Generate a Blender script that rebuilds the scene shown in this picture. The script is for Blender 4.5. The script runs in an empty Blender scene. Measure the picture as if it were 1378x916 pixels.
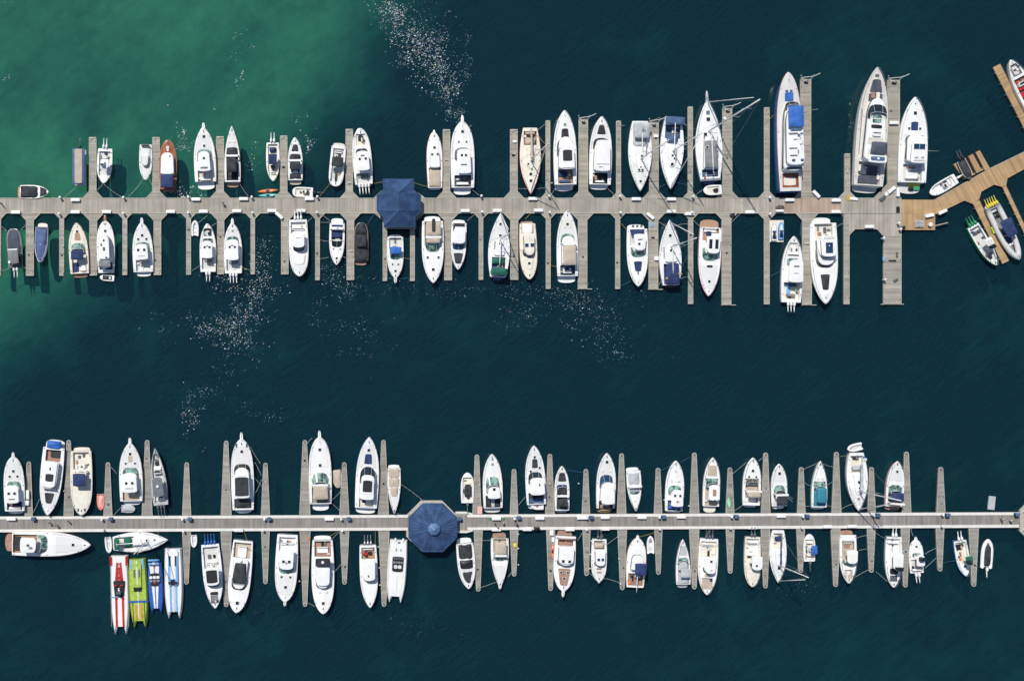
import bpy, math, random
from mathutils import Vector, Matrix
R=random.Random(7)
C=bpy.context.scene.collection
S=0.17; H=250.0; NX,NY=430.0,500.0
def P(px,py,z=0.0):
    """survey grid of the marina: 0.17 m per unit, plan of the drone survey, height z"""
    k=1-z/H
    return Vector(((NX-689+(px-NX)*k)*S,(458-NY-(py-NY)*k)*S,z))
# ---------------------------------------------------------------- materials
MATS={}
def mat(name,col,rough=.5,var=.08,scale=1.2,metal=0,spec=.5,col2=None,stretch=(1,1,1),bump=0,detail=4,lo=.4,hi=.6):
    if name in MATS: return MATS[name]
    m=bpy.data.materials.new(name); m.use_nodes=True; n=m.node_tree.nodes; l=m.node_tree.links
    b=n['Principled BSDF']; b.inputs['Roughness'].default_value=rough; b.inputs['Metallic'].default_value=metal
    b.inputs['Specular IOR Level'].default_value=spec
    tc=n.new('ShaderNodeTexCoord'); mp=n.new('ShaderNodeMapping'); mp.inputs['Scale'].default_value=stretch
    oi=n.new('ShaderNodeObjectInfo'); add=n.new('ShaderNodeVectorMath'); add.operation='ADD'
    mul=n.new('ShaderNodeMath'); mul.operation='MULTIPLY'; mul.inputs[1].default_value=57
    l.new(oi.outputs['Random'],mul.inputs[0])
    l.new(tc.outputs['Object'],mp.inputs[0]); l.new(mp.outputs[0],add.inputs[0]); l.new(mul.outputs[0],add.inputs[1])
    t=n.new('ShaderNodeTexNoise'); t.inputs['Scale'].default_value=scale; t.inputs['Detail'].default_value=detail
    l.new(add.outputs[0],t.inputs['Vector'])
    r=n.new('ShaderNodeValToRGB'); r.color_ramp.elements[0].position=lo; r.color_ramp.elements[1].position=hi
    c2=col2 or tuple(min(1,c*(1+var)) for c in col)
    c1=col if col2 else tuple(c*(1-var) for c in col)
    r.color_ramp.elements[0].color=(*c1,1); r.color_ramp.elements[1].color=(*c2,1)
    l.new(t.outputs[0],r.inputs[0]); l.new(r.outputs[0],b.inputs['Base Color'])
    if bump:
        bp=n.new('ShaderNodeBump'); bp.inputs['Strength'].default_value=bump; bp.inputs['Distance'].default_value=.05
        l.new(t.outputs[0],bp.inputs['Height']); l.new(bp.outputs[0],b.inputs['Normal'])
    MATS[name]=m; return m
def _m(k,name,*a,**kw): MATS[k]=mat(name,*a,**kw)
_m('W','white_gelcoat',(.78,.78,.768),.35,.03,.7)
_m('C','cream_gelcoat',(.72,.68,.59),.4,.05,.9)
_m('I','nonskid_grey',(.60,.60,.58),.7,.05,2)
_m('T','teak',(.40,.25,.16),.7,.2,2.5,stretch=(.4,4,1))
_m('O','varnished_wood',(.30,.10,.05),.25,.25,1.6,stretch=(.5,3,1))
_m('B','beige_canvas',(.47,.40,.32),.9,.07,.8,bump=.3)
_m('K','black_canvas',(.030,.033,.040),.85,.35,.8,bump=.5)
_m('k','black_vinyl',(.012,.013,.016),.5,.3,2)
_m('S','grey_canvas',(.20,.21,.22),.85,.15,.9,bump=.5)
_m('s','light_grey_cover',(.42,.44,.46),.8,.1,.9,bump=.4)
_m('N','navy_canvas',(.018,.035,.115),.85,.25,.9,bump=.4)
_m('L','slate_blue_canvas',(.06,.11,.21),.8,.2,.9,bump=.4)
_m('R','royal_blue_canvas',(.03,.13,.45),.8,.15,.9,bump=.4)
_m('V','lilac_blue_canvas',(.085,.12,.26),.85,.12,.8,bump=.5)
_m('G','green_canvas',(.008,.115,.075),.85,.2,.9,bump=.4)
_m('E','teal_canvas',(.03,.20,.28),.8,.1,.9,bump=.4)
_m('Q','aqua_plastic',(.12,.50,.50),.5,.1)
_m('X','red_paint',(.50,.03,.03),.3,.15)
_m('Z','orange_plastic',(.75,.20,.05),.5,.12)
_m('Y','yellow_plastic',(.68,.56,.06),.5,.1)
_m('y','lime_paint',(.36,.50,.07),.3,.12)
_m('j','bright_yellow_green',(.62,.75,.05),.4,.1)
_m('z','pale_green_plastic',(.28,.62,.36),.5,.1)
_m('n','emerald_paint',(.04,.30,.13),.35,.1)
_m('b','cobalt_paint',(.03,.11,.42),.3,.1)
_m('c','sky_blue_paint',(.18,.42,.72),.3,.08)
_m('p','pink_rubber',(.75,.42,.38),.7,.08)
_m('q','salmon_rubber',(.70,.22,.17),.7,.08)
_m('M','aluminium',(.55,.56,.57),.35,.08,metal=.8)
_m('D','dark_grey_paint',(.09,.105,.12),.5,.1)
_m('d','gunmetal_hull',(.13,.15,.17),.5,.1)
_m('H','navy_hull_paint',(.05,.15,.38),.25,.1)
_m('g','dark_glass',(.012,.020,.026),.08,.3,1.5,spec=.8)
_m('e','green_tinted_glass',(.025,.06,.055),.12,.5,.9,spec=.8,col2=(.24,.38,.33))
_m('a','slate_grey_canvas',(.065,.075,.10),.85,.15,.9,bump=.4)
_m('x','beige_teak_grey',(.58,.55,.51),.7,.08,2)
_m('i','nonskid_white',(.66,.665,.66),.7,.02,2)
_m('u','blue_tinted_glass',(.015,.045,.10),.08,.3,1.5,spec=.8)
_m('w','brown_tinted_glass',(.10,.08,.065),.15,.4,1.2)
_m('F','weathered_red_brown',(.33,.20,.15),.8,.12,1.2)
_m('t','dark_trim',(.07,.065,.06),.7,.2)
_m('rope_pale','pale_rope',(.42,.44,.42),.9,.1)
_m('rope_yellow','yellow_rope',(.45,.33,.06),.9,.1)
_m('rope_blue','blue_rope',(.04,.14,.26),.9,.1)
_m('skin','skin',(.45,.25,.17),.6,.05)
_m('hair','dark_hair',(.03,.02,.015),.7,.1)
# ---------------------------------------------------------------- meshes
class MB:
    def __init__(s): s.v=[]; s.f=[]
    def face(s,*pts):
        i=len(s.v); s.v+= [tuple(p) for p in pts]; s.f.append(tuple(range(i,i+len(pts))))
    def ring(s,pts):
        i=len(s.v); s.v+=[tuple(p) for p in pts]; return list(range(i,i+len(pts)))
    def strip(s,a,b,closed=True):
        n=len(a)
        for k in range(n if closed else n-1):
            j=(k+1)%n; s.f.append((a[k],a[j],b[j],b[k]))
    def prism(s,out,z0,z1,bev=.03,crown=0.,tilt=0.,flare=0.):
        cx=sum(p[0] for p in out)/len(out); cy=sum(p[1] for p in out)/len(out)
        def off(p,d):
            dx,dy=p[0]-cx,p[1]-cy; r=math.hypot(dx,dy) or 1; k=max(.1,1-d/r); return (cx+dx*k,cy+dy*k)
        tz=lambda p:tilt*(p[0]-cx)
        a=s.ring([(p[0],p[1],z0) for p in [off(q,-flare) for q in out]])
        b=s.ring([(p[0],p[1],z1-bev+tz(p)) for p in out])
        c=s.ring([(*off(p,bev),z1+tz(p)) for p in out])
        s.strip(a,b); s.strip(b,c)
        if crown:
            h=s.ring([(cx+(p[0]-cx)*.55,cy+(p[1]-cy)*.55,z1+crown*.75+tz(p)) for p in out]); s.strip(c,h)
            i=len(s.v); s.v.append((cx,cy,z1+crown))
            for k in range(len(h)): s.f.append((h[k],h[(k+1)%len(h)],i))
        else: s.f.append(tuple(c))
        s.f.append(tuple(reversed(a)))
        return s
    def box(s,cx,cy,cz,lx,ly,lz,rot=0,bev=.0):
        c,n=math.cos(rot),math.sin(rot)
        o=[(cx+x*c-y*n,cy+x*n+y*c) for x,y in((-lx/2,-ly/2),(lx/2,-ly/2),(lx/2,ly/2),(-lx/2,ly/2))]
        return s.prism(o,cz-lz/2,cz+lz/2,bev or min(lx,ly,lz)*.08)
    def tube(s,p,q,r,r2=None,n=6):
        p,q=Vector(p),Vector(q); d=(q-p)
        if d.length<1e-6: return s
        d.normalize(); a=d.orthogonal().normalized(); b=d.cross(a); r2=r if r2 is None else r2
        A=s.ring([p+(a*math.cos(t)+b*math.sin(t))*r for t in[2*math.pi*k/n for k in range(n)]])
        B=s.ring([q+(a*math.cos(t)+b*math.sin(t))*r2 for t in[2*math.pi*k/n for k in range(n)]])
        s.strip(A,B); s.f.append(tuple(reversed(A))); s.f.append(tuple(B)); return s
    def path(s,pts,r,n=5):
        for a,b in zip(pts,pts[1:]): s.tube(a,b,r,n=n)
        return s
    def ell(s,c,rx,ry,rz,n=10,m=6,rot=0):
        rs=[]; co,si=math.cos(rot),math.sin(rot)
        for i in range(m+1):
            a=-math.pi/2+math.pi*i/m; z=math.sin(a)*rz; k=max(.02,math.cos(a))
            rs.append(s.ring([(c[0]+(rx*k*math.cos(t))*co-(ry*k*math.sin(t))*si,c[1]+rx*k*math.cos(t)*si+ry*k*math.sin(t)*co,c[2]+z) for t in[2*math.pi*j/n for j in range(n)]]))
        for a,b in zip(rs,rs[1:]): s.strip(a,b)
        return s
    def build(s,name,m,parent=None,smooth=False):
        me=bpy.data.meshes.new(name); me.from_pydata(s.v,[],s.f); me.materials.append(MATS[m] if isinstance(m,str) else m)
        if smooth: me.polygons.foreach_set('use_smooth',[True]*len(me.polygons))
        o=bpy.data.objects.new(name,me); C.objects.link(o)
        if parent: o.parent=parent
        return o
LABELS=[]
def tag(o,label,cat,group=None,kind=None):
    o['label']=label
    if cat: o['category']=cat
    if group: o['group']=group
    if kind: o['kind']=kind
    LABELS.append((label,cat)); return o
def thing(name,loc,rot=0):
    o=bpy.data.objects.new(name,None); C.objects.link(o); o.location=loc; o.rotation_euler=(0,0,rot); o.empty_display_size=.3; return o
def children_of(o,allobjs): return [c for c in allobjs if c.parent==o]
def copy_tree(o,parent=None):
    c=o.copy(); C.objects.link(c); c.parent=parent
    for ch in o.children: copy_tree(ch,c)
    return c
# outline of a rounded panel: from x0 (half width wa) to x1 (half width wb)
def panel(x0,x1,wa,wb,rf=.25,rs=.12,v=0.,pf=2.4,n=7):
    L=x1-x0; ss=[]
    for i in range(n+1): ss.append(rs*(1-math.cos(math.pi/2*i/n)) if rs else 0)
    for i in range(n+1): ss.append(1-rf*(1-math.sin(math.pi/2*i/n)) if rf else 1)
    ss=sorted(set(round(x,5) for x in ss))
    pts=[]
    for t in ss:
        w=wa+(wb-wa)*t
        if rf and t>1-rf: w*=max(0,1-((t-1+rf)/rf)**pf)**(1/pf)
        if rs and t<rs: w*=max(0,1-((rs-t)/rs)**pf)**(1/pf)
        pts.append((x0+L*t,w))
    up=[(x,v+w) for x,w in pts if w>1e-4 or True]; dn=[(x,v-w) for x,w in reversed(pts) if w>1e-4]
    if pts[-1][1]<=1e-4: pass
    return [(x,y) for x,y in dn]+[(x,y) for x,y in up if not(abs(y-v)<1e-4 and False)]
HT={'m':(.38,.91,2.9,.80),'p':(.28,.92,2.25,.95),'f':(.42,.9,3.2,.62),'s':(.42,.66,2.1,1.0),'l':(.45,.86,3.0,.64),'r':(.4,.95,3.,.6),'q':(.5,.94,4.5,.48)}
def hw(ty,u):
    um,t,p,q=HT[ty]
    if u<um: return t+(1-t)*math.sin(math.pi/2*max(0,u)/um)
    return max(.004,(1-((u-um)/(1-um))**p))**q
BOATS=[]
CL=[None]
def put_cleat(par,x,y,z,rot=0):
    if CL[0] is None: o=MB().box(0,0,0,.30,.10,.09).tube((-.05,0,0),(-.05,0,-.08),.03).build('cleat','D',par); CL[0]=o.data
    else: o=bpy.data.objects.new('cleat',CL[0]); C.objects.link(o); o.parent=par
    o.location=(x,y,z); return o
   # (short, px, py, ax...) register for descriptions
class Boat:
    def __init__(s,line):
        f=[x.strip() for x in line.split('|')]
        s.short,rest,cat=f[0],f[1],f[2]
        bx,by,sx,sy,bm=[float(x) for x in f[3].split()]
        ho=f[4].split(); s.ty=ho[0]; s.hc=ho[1] if len(ho)>1 else 'W'; s.dc=ho[2] if len(ho)>2 else 'W'; s.rc=ho[3] if len(ho)>3 else None
        Lp=math.hypot(bx-sx,by-sy)*S
        s.fb=float(ho[4]) if len(ho)>4 else (.65 if Lp<5.5 else .95 if Lp<9 else 1.35 if Lp<13 else 1.75 if Lp<18 else 2.4)
        z=s.fb; a=P(sx,sy,z); b=P(bx,by,z); s.L=(b-a).length; s.hb=bm*S*(1-z/H)/2
        a.z=0; s.rot=math.atan2(b.y-a.y,b.x-a.x)
        s.name=cat.replace(' ','_').replace('-','_'); s.root=thing(s.name,a,s.rot)
        tag(s.root,s.short+' '+rest,cat,'boats moored along the piers')
        s.px=((bx+sx)/2,(by+sy)/2); s.sid=(bx,by,sx,sy,bm)
        BOATS.append(s)
        s.surf=[]; s.wells=[]; s.u0=0.
        cmds=[c.split() for c in f[5].split(';') if c.strip()]
        for c in cmds:
            if c[0]=='plat': s.u0=float(c[1])/100
            if c[0]=='ck': s.wells.append((float(c[1])/100,float(c[2])/100,float(c[3])/100,c[4] if len(c)>4 else 'I',float(c[5]) if len(c)>5 else min(.75,s.fb*.5)))
        if s.ty=='c': s.cat()
        elif s.ty=='b': s.ponton()
        elif s.ty=='r': s.rib()
        else: s.hull()
        for c in cmds:
            g=[]
            for x in c[1:]:
                try: g.append(float(x))
                except ValueError: g.append(x)
            getattr(s,'c_'+c[0])(*g)
        s.clutter()
    def clutter(s):
        for (a,b,ww,fl,dp) in s.wells:
            if (b-a)*s.L<1.6 or s.ty in 'rcb' or s.L<6: continue
            for _ in range(int(2+(b-a)*s.L*.6)):
                u=R.uniform(a+.02,b-.02); v=R.uniform(-.85,.85)*ww
                if abs(s.zt(u,v)-(s.zg(u)-dp+.01))<.02:
                    l,w=R.choice([(.4,.4),(.6,.35),(.9,.3),(.35,.7),(.5,.5)]); MB().prism(panel(u*s.L-l/2,u*s.L+l/2,w/2,w/2,.2,.2,v*s.hb),s.zt(u,v)-.01,s.zt(u,v)+R.choice([.15,.35,.5]),.04).build(R.choice(['cooler','cushion','seat']),R.choice('DkWWISTNBC'),s.root)
    def zg(s,u): return s.fb*(.93+.2*max(0,u)**2)
    def zt(s,u,v=0,w=0):
        z=s.zg(u)+.02
        for (a,b,ww,fl,dp) in s.wells:
            if a<u<b and abs(v)<ww: z=s.zg(u)-dp+.01
        for (a,b,v0,v1,zz) in s.surf:
            if a<=u<=b and v0<=v<=v1: z=max(z,zz)
        return z
    def reg(s,u0,u1,v0,v1,z): s.surf.append((u0,u1,v0,v1,z))
    def hull(s):
        ed=[x for w in s.wells for x in(w[0],w[1])]
        us=sorted(set([s.u0+(1-s.u0)*(1-(1-i/22)**1.35) for i in range(23)]+[e for e in ed if e>s.u0]))
        W=[hw(s.ty,u)*s.hb for u in us]; X=[u*s.L for u in us]
        m=MB()
        for sg in(1,-1):
            rows=[]
            for u,x,w in zip(us,X,W):
                zz=s.zg(u); fl=(.93 if s.ty!='l' else .99)-.30*u**4
                rows.append(m.ring([(x,sg*w,zz),(x-.02*s.L*u**6,sg*w*(fl*.3+.7),zz*.6),(x-.05*s.L*u**6,sg*w*fl*.97,0.05),(x-.09*s.L*u**6,sg*w*fl*.8,-.45)]))
            for a,b in zip(rows,rows[1:]): m.strip(a,b,False)
            if sg==1: tr=rows[0]
            else: m.f.append((tr[0],rows[0][0],rows[0][1],tr[1])); m.f.append((tr[1],rows[0][1],rows[0][2],tr[2])); m.f.append((tr[2],rows[0][2],rows[0][3],tr[3]))
        m.build('hull',s.hc,s.root,True)
        # deck with wells
        d=MB(); cam=.05*s.hb
        def cw(u):
            best=None
            for w in s.wells:
                dd=0 if w[0]<=u<=w[1] else min(abs(u-w[0]),abs(u-w[1]))
                if best is None or dd<best[0]: best=(dd,w[2])
            return best[1] if best else .5
        def row(u,x,w):
            c=min(cw(u)*s.hb,w*.86); z=s.zg(u)
            return [(x,-w,z),(x,-w*.95,z+.02),(x,-c,z+.03),(x,0,z+.03+cam),(x,c,z+.03),(x,w*.95,z+.02),(x,w,z)]
        rows=[d.ring(row(u,x,w)) for u,x,w in zip(us,X,W)]
        for i in range(len(us)-1):
            mid=(us[i]+us[i+1])/2; inw=any(w[0]<mid<w[1] for w in s.wells)
            for k in range(6):
                if inw and k in(2,3): continue
                d.f.append((rows[i][k],rows[i+1][k],rows[i+1][k+1],rows[i][k+1]))
        d.build('deck',s.dc,s.root)
        for (a,b,ww,fl,dp) in s.wells:
            k=MB(); ii=[i for i,u in enumerate(us) if a-1e-6<=u<=b+1e-6]
            A=[];Bm=[];Cc=[];D=[]
            for i in ii:
                x,w=X[i],W[i]; c=min(ww*s.hb,w*.86); z=s.zg(us[i])
                A.append((x,-c,z+.03));Bm.append((x,-c*.97,z-dp));Cc.append((x,c*.97,z-dp));D.append((x,c,z+.03))
            a_,b_,c_,d_=k.ring(A),k.ring(Bm),k.ring(Cc),k.ring(D)
            k.strip(a_,b_,False);k.strip(b_,c_,False);k.strip(c_,d_,False)
            if a>s.u0+.001: k.f.append((a_[0],b_[0],c_[0],d_[0]))
            else: k.f.append((a_[0],b_[0],c_[0],d_[0]))
            k.f.append((a_[-1],b_[-1],c_[-1],d_[-1]))
            k.build('cockpit',fl,s.root)
        # rub rail
        r=MB(); pl=[(x,w+.035,s.zg(u)-.07) for x,w,u in zip(X,W,us)]; pr=[(x,-y,z) for x,y,z in pl]
        rr=.09 if s.rc in('O','F') and s.ty=='l' else .045; r.path(pl,rr,5); r.path(pr,rr,5); r.build('rub_rail',s.rc or R.choice('IIMC'),s.root)
        if s.L>7:
            for u in (.12,.5,.86):
                for sg in(1,-1):
                    if u>s.u0: put_cleat(s.root,u*s.L,sg*hw(s.ty,u)*s.hb*.9,s.zg(u)+.09)
        if s.L>9 and s.ty!='s':
            z=s.zg(.93)+.03; MB().box(.935*s.L,0,z+.08,.5,.22,.16).ell((.925*s.L,0,z+.2),.14,.14,.12,8,5).build('windlass',R.choice('MDD'),s.root); MB().box(.965*s.L,0,z+.04,.5,.09,.05).build('anchor_chain','D',s.root)
        if s.L>8 and s.ty!='l':
            q=MB(); pts=[]
            for i in range(15):
                u=.56+.43*i/14; pts.append((u*s.L,hw(s.ty,u)*s.hb*.94,s.zg(u)+.55))
            full=pts+[(x,-y,z) for x,y,z in reversed(pts)]
            q.path(full,.028,4)
            for p in full[::3]: q.tube(p,(p[0],p[1],p[2]-.55),.02,n=4)
            q.build('bow_rail','M',s.root)
            # moulded foredeck inset
            o=[(u*s.L,hw(s.ty,u)*s.hb*.74) for u in[.60+.30*i/8 for i in range(9)]]
            mx=max((w[1] for w in s.wells),default=0)
            if mx<.58:
                n2=MB(); z=s.zg(.75)
                pts=[(x,-y) for x,y in o]+[(x,y) for x,y in reversed(o)]
                a=n2.ring([(x,y,s.zg(x/s.L)+.012+cam*.45) for x,y in pts]); b=n2.ring([(x*.998+.002*.75*s.L,y*.97,s.zg(x/s.L)+.05+cam*.55) for x,y in pts])
                n2.strip(a,b); n=len(o)
                for i in range(n-1):
                    j=len(n2.v); 
                    x0,y0=o[i];x1,y1=o[i+1]; y0*=.97;y1*=.97
                    za,zb=s.zg(x0/s.L)+.05+cam*.55,s.zg(x1/s.L)+.05+cam*.55
                    n2.v+=[(x0,-y0,za),(x0,0,za+cam*.6),(x0,y0,za),(x1,-y1,zb),(x1,0,zb+cam*.6),(x1,y1,zb)]
                    n2.f+=[(j,j+3,j+4,j+1),(j+1,j+4,j+5,j+2)]
                n2.build('nonskid_panel',s.dc if s.dc!='W' else R.choice('Wii'),s.root)
    def rib(s):
        m=MB(); k=MB(); r=s.hb*.30; pts=[]
        for i in range(13):
            u=1-(1-i/12)**1.4; u=min(u,.985); pts.append((u*s.L*.97,max(hw('r',u)*s.hb-r,0),s.fb*(.75+.2*u*u)))
        pts[-1]=(s.L*.97-r*.5,0,pts[-1][2])
        for sg in(1,-1):
            rings=[]
            for i,p in enumerate(pts):
                rr=r*(1 if i<10 else .92)
                q=pts[min(i+1,12)]; o=pts[max(i-1,0)]; tx,ty=q[0]-o[0],q[1]-o[1]; tl=math.hypot(tx,ty); nx,ny=-ty/tl,tx/tl
                if i==12: nx,ny=1,0
                rings.append(m.ring([(p[0]+nx*rr*math.cos(t),sg*(p[1]+ny*rr*math.cos(t)),p[2]+rr*math.sin(t)) for t in[2*math.pi*j/10 for j in range(10)]]))
            for a,b in zip(rings,rings[1:]): m.strip(a,b)
            m.f.append(tuple(rings[0]))
            m.tube((pts[0][0],sg*pts[0][1],pts[0][2]),(-s.L*.05,sg*pts[0][1],pts[0][2]),r,r*.3,10)
        m.build('inflatable_tube',s.hc,s.root,True)
        o=[(x,-y) for x,y,z in pts]+[(x,y) for x,y,z in reversed(pts[:-1])]
        k.prism(o,-.1,s.fb*.45,.02); k.build('floor',s.dc,s.root)
        s.reg(0,.9,-.6,.6,s.fb*.47)
        t=MB(); t.box(s.L*.03,0,s.fb*.55,.08,(s.hb-r)*1.9,s.fb*.8); t.build('transom','I',s.root)
        s.zt=lambda u,v=0,w=0: max([s.fb*.47]+[zz for(a,b,v0,v1,zz) in s.surf if a<=u<=b and v0<=v<=v1])
    def ponton(s):
        for sg in(1,-1):
            m=MB(); m.tube((0,sg*s.hb*.7,.15),(s.L*.93,sg*s.hb*.7,.15),.3,n=10).tube((s.L*.93,sg*s.hb*.7,.15),(s.L,sg*s.hb*.7,.35),.3,.05,10); m.build('pontoon','M',s.root,True)
        MB().prism(panel(0,s.L,s.hb*.95,s.hb*.95,.06,.04),.45,.6).build('deck',s.dc,s.root)
        r=MB(); o=panel(.05*s.L,.96*s.L,s.hb*.9,s.hb*.9,.05,.03); a=[(x,y,1.25) for x,y in o]; r.path(a+[a[0]],.03)
        for p in a[::3]: r.tube(p,(p[0],p[1],.6),.025,n=4)
        r.build('railing','M',s.root); s.fb=.6; s.reg(0,1,-1,1,.6)
    def cat(s):
        te=.90; m=MB(); N=26; z0=s.fb
        def outer(u): return s.hb*((.90+.10*min(1,u/.3)) if u<.55 else (1-.34*((u-.55)/.45)**2.2))
        def inner(u): 
            return 0 if u<te else s.hb*(.36+.16*(u-te)/(1-te))
        us=sorted(set([i/N for i in range(N+1)]+[te-.0001,te])); 
        for sg in(1,-1):
            rows=[]
            for u in us:
                o,i=outer(u),inner(u)
                if u>.93: k=(u-.93)/.07; mid=(o+i)/2; o=o+(mid+.05-o)*k**1.6*.9; i=i+(mid-.05-i)*k**1.6*.6
                z=z0*(1-.12*u-.35*max(0,u-.8)/.2*.4); x=u*s.L
                rows.append(m.ring([(x,sg*o,-.2),(x,sg*o,z*.55),(x,sg*(o-.14*s.hb*min(1,(o-i)/s.hb*3)),z*.97),(x,sg*(o+i)*.5 if u>=te else sg*.45*s.hb,z+.02),(x,sg*i,z*(1.0 if u<te else .7)),(x,sg*i,-.2 if u>=te else .35)]))
            for a,b in zip(rows,rows[1:]): m.strip(a,b,False)
            m.f.append(tuple(rows[0])); m.f.append(tuple(rows[-1]))
        m.build('hull',s.hc,s.root)
        s.zg=lambda u: z0*(1-.12*u)+.03
    # ----- fittings
    def nm(s,c): return {'W':'hardtop','C':'hardtop','d':'hardtop','D':'hardtop','g':'hardtop'}.get(c,'canopy')
    def c_plat(s,p,w=88,col='W'):
        x1=p/100*s.L+.02; a=hw(s.ty,0)*s.hb*w/100
        MB().prism(panel(0,x1-.03,a*.96,a*1.02,0,.45),.28,.42,.03).build('swim_platform',col,s.root); s.reg(0,p/100,-.9,.9,.42)
    def c_ck(s,*a): pass
    def c_cab(s,u0,u1,w,h,col='W',wf=.8,win='g'):
        u0/=100;u1/=100;w=w/100*s.hb; um=(u0+u1)/2; z=s.zt(um); zb=min(s.zg(u0),z)-.02
        if z<s.zg(um): z=s.zg(um)+.02
        o=panel(u0*s.L,u1*s.L,w,w*wf,.3,.08)
        MB().prism(o,zb,z+h,.1,.03*w,flare=.06).build('cabin',col,s.root)
        if h>.5:
            cx=sum(p[0] for p in o)/len(o)
            o2=panel(u0*s.L+.3,u1*s.L+.05,w+.045,w*wf+.045,.3,.05); MB().prism(o2,z+h*.42,z+h*.72,.01).build('window',win,s.root)
        s.reg(u0,u1,-w/s.hb,w/s.hb,z+h+.02*w)
    def c_top(s,u0,u1,w,z,col='W',wf=.85,v=0,cr=1):
        u0/=100;u1/=100;w=w/100*s.hb; um=(u0+u1)/2; y=v/100*s.hb
        zz=max(s.zg(um)+z,s.zt(um,y/s.hb)+.15 if s.zt(um,y/s.hb)>s.zg(um)+.4 else 0); hard=col in'WCdDg'
        MB().prism(panel(u0*s.L,u1*s.L,w,w*wf,min(.25,(.75 if hard else .25)/((u1-u0)*s.L)),min(.15,(.4 if hard else .2)/((u1-u0)*s.L)),y,2.4 if hard else 2.8),zz,zz+(.14 if hard else .09),.05,(.04 if hard else .11)*w*cr).build(s.nm(col),col,s.root,not hard)
        for uu in(u0+.03,u1-.05):
            for sg in(1,-1):
                b=s.zg(uu); yy=y+sg*w*(.88 if uu<um else .88*wf); MB().tube((uu*s.L,yy,b),(uu*s.L,yy,zz+.02),.035,n=5).build('post','M' if not hard else 'W',s.root)
        s.reg(u0,u1,(y-w)/s.hb,(y+w)/s.hb,zz+.14+(.02 if hard else .06)*w)
    def c_pad(s,u0,u1,w,col='K',wf=1,v=0,h=.12,nm='sunpad'):
        u0/=100;u1/=100;w=w/100*s.hb; y=v/100*s.hb; z=s.zt((u0+u1)/2,y/s.hb); zs=[s.zg(u) for u in(u0,u1)]
        onb=abs(z-(s.zg((u0+u1)/2)+.02))<.01; til=(zs[1]-zs[0])/((u1-u0)*s.L) if onb else 0
        MB().prism(panel(u0*s.L,u1*s.L,w,w*wf,min(.2,.3/((u1-u0)*s.L)),min(.2,.2/((u1-u0)*s.L)),y),z-.05 if onb else z-.01,z+h+(.06*s.hb if onb else 0),.04,.0,til).build(nm,col,s.root)
        s.reg(u0,u1,(y-w)/s.hb,(y+w)/s.hb,z+h+(.06*s.hb if onb else 0))
    def c_cov(s,u0,u1,w,col='K',h=.4,wf=.85,v=0):
        u0/=100;u1/=100;w=w/100*s.hb; y=v/100*s.hb; um=(u0+u1)/2; z=max(s.zg(um),s.zt(um,y/s.hb))
        nx,ny=12,8; m=MB(); rows=[]
        for i in range(nx+1):
            t=i/nx; ww=(w+(w*wf-w)*t)*(1-.25*max(0,(t-.8)/.2)**2)*(1-.1*max(0,(.1-t)/.1)); r=[]
            for j in range(ny+1):
                q=-1+2*j/ny; e=(1-abs(2*t-1)**4)*(1-abs(q)**3)
                r.append(((u0+(u1-u0)*t)*s.L,y+q*ww,z+.02+h*e*(.85+.15*math.sin(t*9+q*2+s.L))+R.uniform(-.02,.02)))
            rows.append(m.ring(r))
        for a,b in zip(rows,rows[1:]): m.strip(a,b,False)
        for r in rows[0],rows[-1]:
            pass
        per=[rows[i][0] for i in range(nx+1)]+rows[-1][1:]+[rows[i][-1] for i in range(nx-1,-1,-1)]+rows[0][-2:0:-1]
        low=m.ring([(m.v[i][0],m.v[i][1],m.v[i][2]-.12) for i in per]); m.strip(per,low)
        m.build('canvas_cover',col,s.root,True); s.reg(u0,u1,(y-w)/s.hb,(y+w)/s.hb,z+h*.8)
    def c_seat(s,u0,u1,w,col='W',v=0,h=.42):
        u0/=100;u1/=100;w=w/100*s.hb;y=v/100*s.hb; z=s.zt((u0+u1)/2,y/s.hb)
        o=MB().prism(panel(u0*s.L,u1*s.L,w,w,.08,.08,y),z-.02,z+h,.05).build('seat',col,s.root)
        MB().prism(panel(u0*s.L,u0*s.L+.16,w*.98,w*.98,0,0,y),z+h-.02,z+h+.35,.04).build('backrest',col,o)
        s.reg(u0,u1,(y-w)/s.hb,(y+w)/s.hb,z+h)
    def c_con(s,u,v=0,w=28,col='W'):
        u/=100; y=v/100*s.hb; w=w/100*s.hb; z=s.zt(u,y/s.hb); l=.9
        o=MB().prism(panel(u*s.L-l/2,u*s.L+l/2,w,w*.8,.3,.05,y),z-.02,z+.95,.08).build('console',col,s.root)
        MB().prism(panel(u*s.L+.0,u*s.L+l*.42,w*.8,w*.6,.4,0,y),z+.95,z+1.25,.04).build('windscreen','g',o)
    def c_ws(s,ub,ut,ue,w,h=.8,col='e'):
        ue=ut-(ut-ue)*.55
        ub,ut,ue=ub/100*s.L,ut/100*s.L,ue/100*s.L; w=w/100*s.hb; m=MB(); n=16; z=s.zt(ub/s.L-.005); z=max(z,s.zg(ub/s.L)); lo=[];hi=[];l2=[]
        for i in range(n+1):
            a=-math.pi/2+math.pi*i/n; c=max(0,math.cos(a))**.55; si=math.copysign(abs(math.sin(a))**.8,math.sin(a))
            lo.append((ue+(ub-ue)*c,w*si,z-.02)); hi.append((ue+(ut-ue)*c,w*.86*si,z+h))
        A=m.ring(lo);B=m.ring(hi); m.strip(A,B,False)
        A=m.ring([(x,y*.97,zz) for x,y,zz in lo]);B=m.ring([(x-.03,y*.97,zz-.03) for x,y,zz in hi]); m.strip(B,A,False)
        o=m.build('windshield',col,s.root,True)
        f=MB(); f.path(hi,.035,5); f.path(lo,.03,5)
        for k in((8,) if w<1.5 else (6,10)): f.tube(lo[k],hi[k],.022,n=5)
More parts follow.
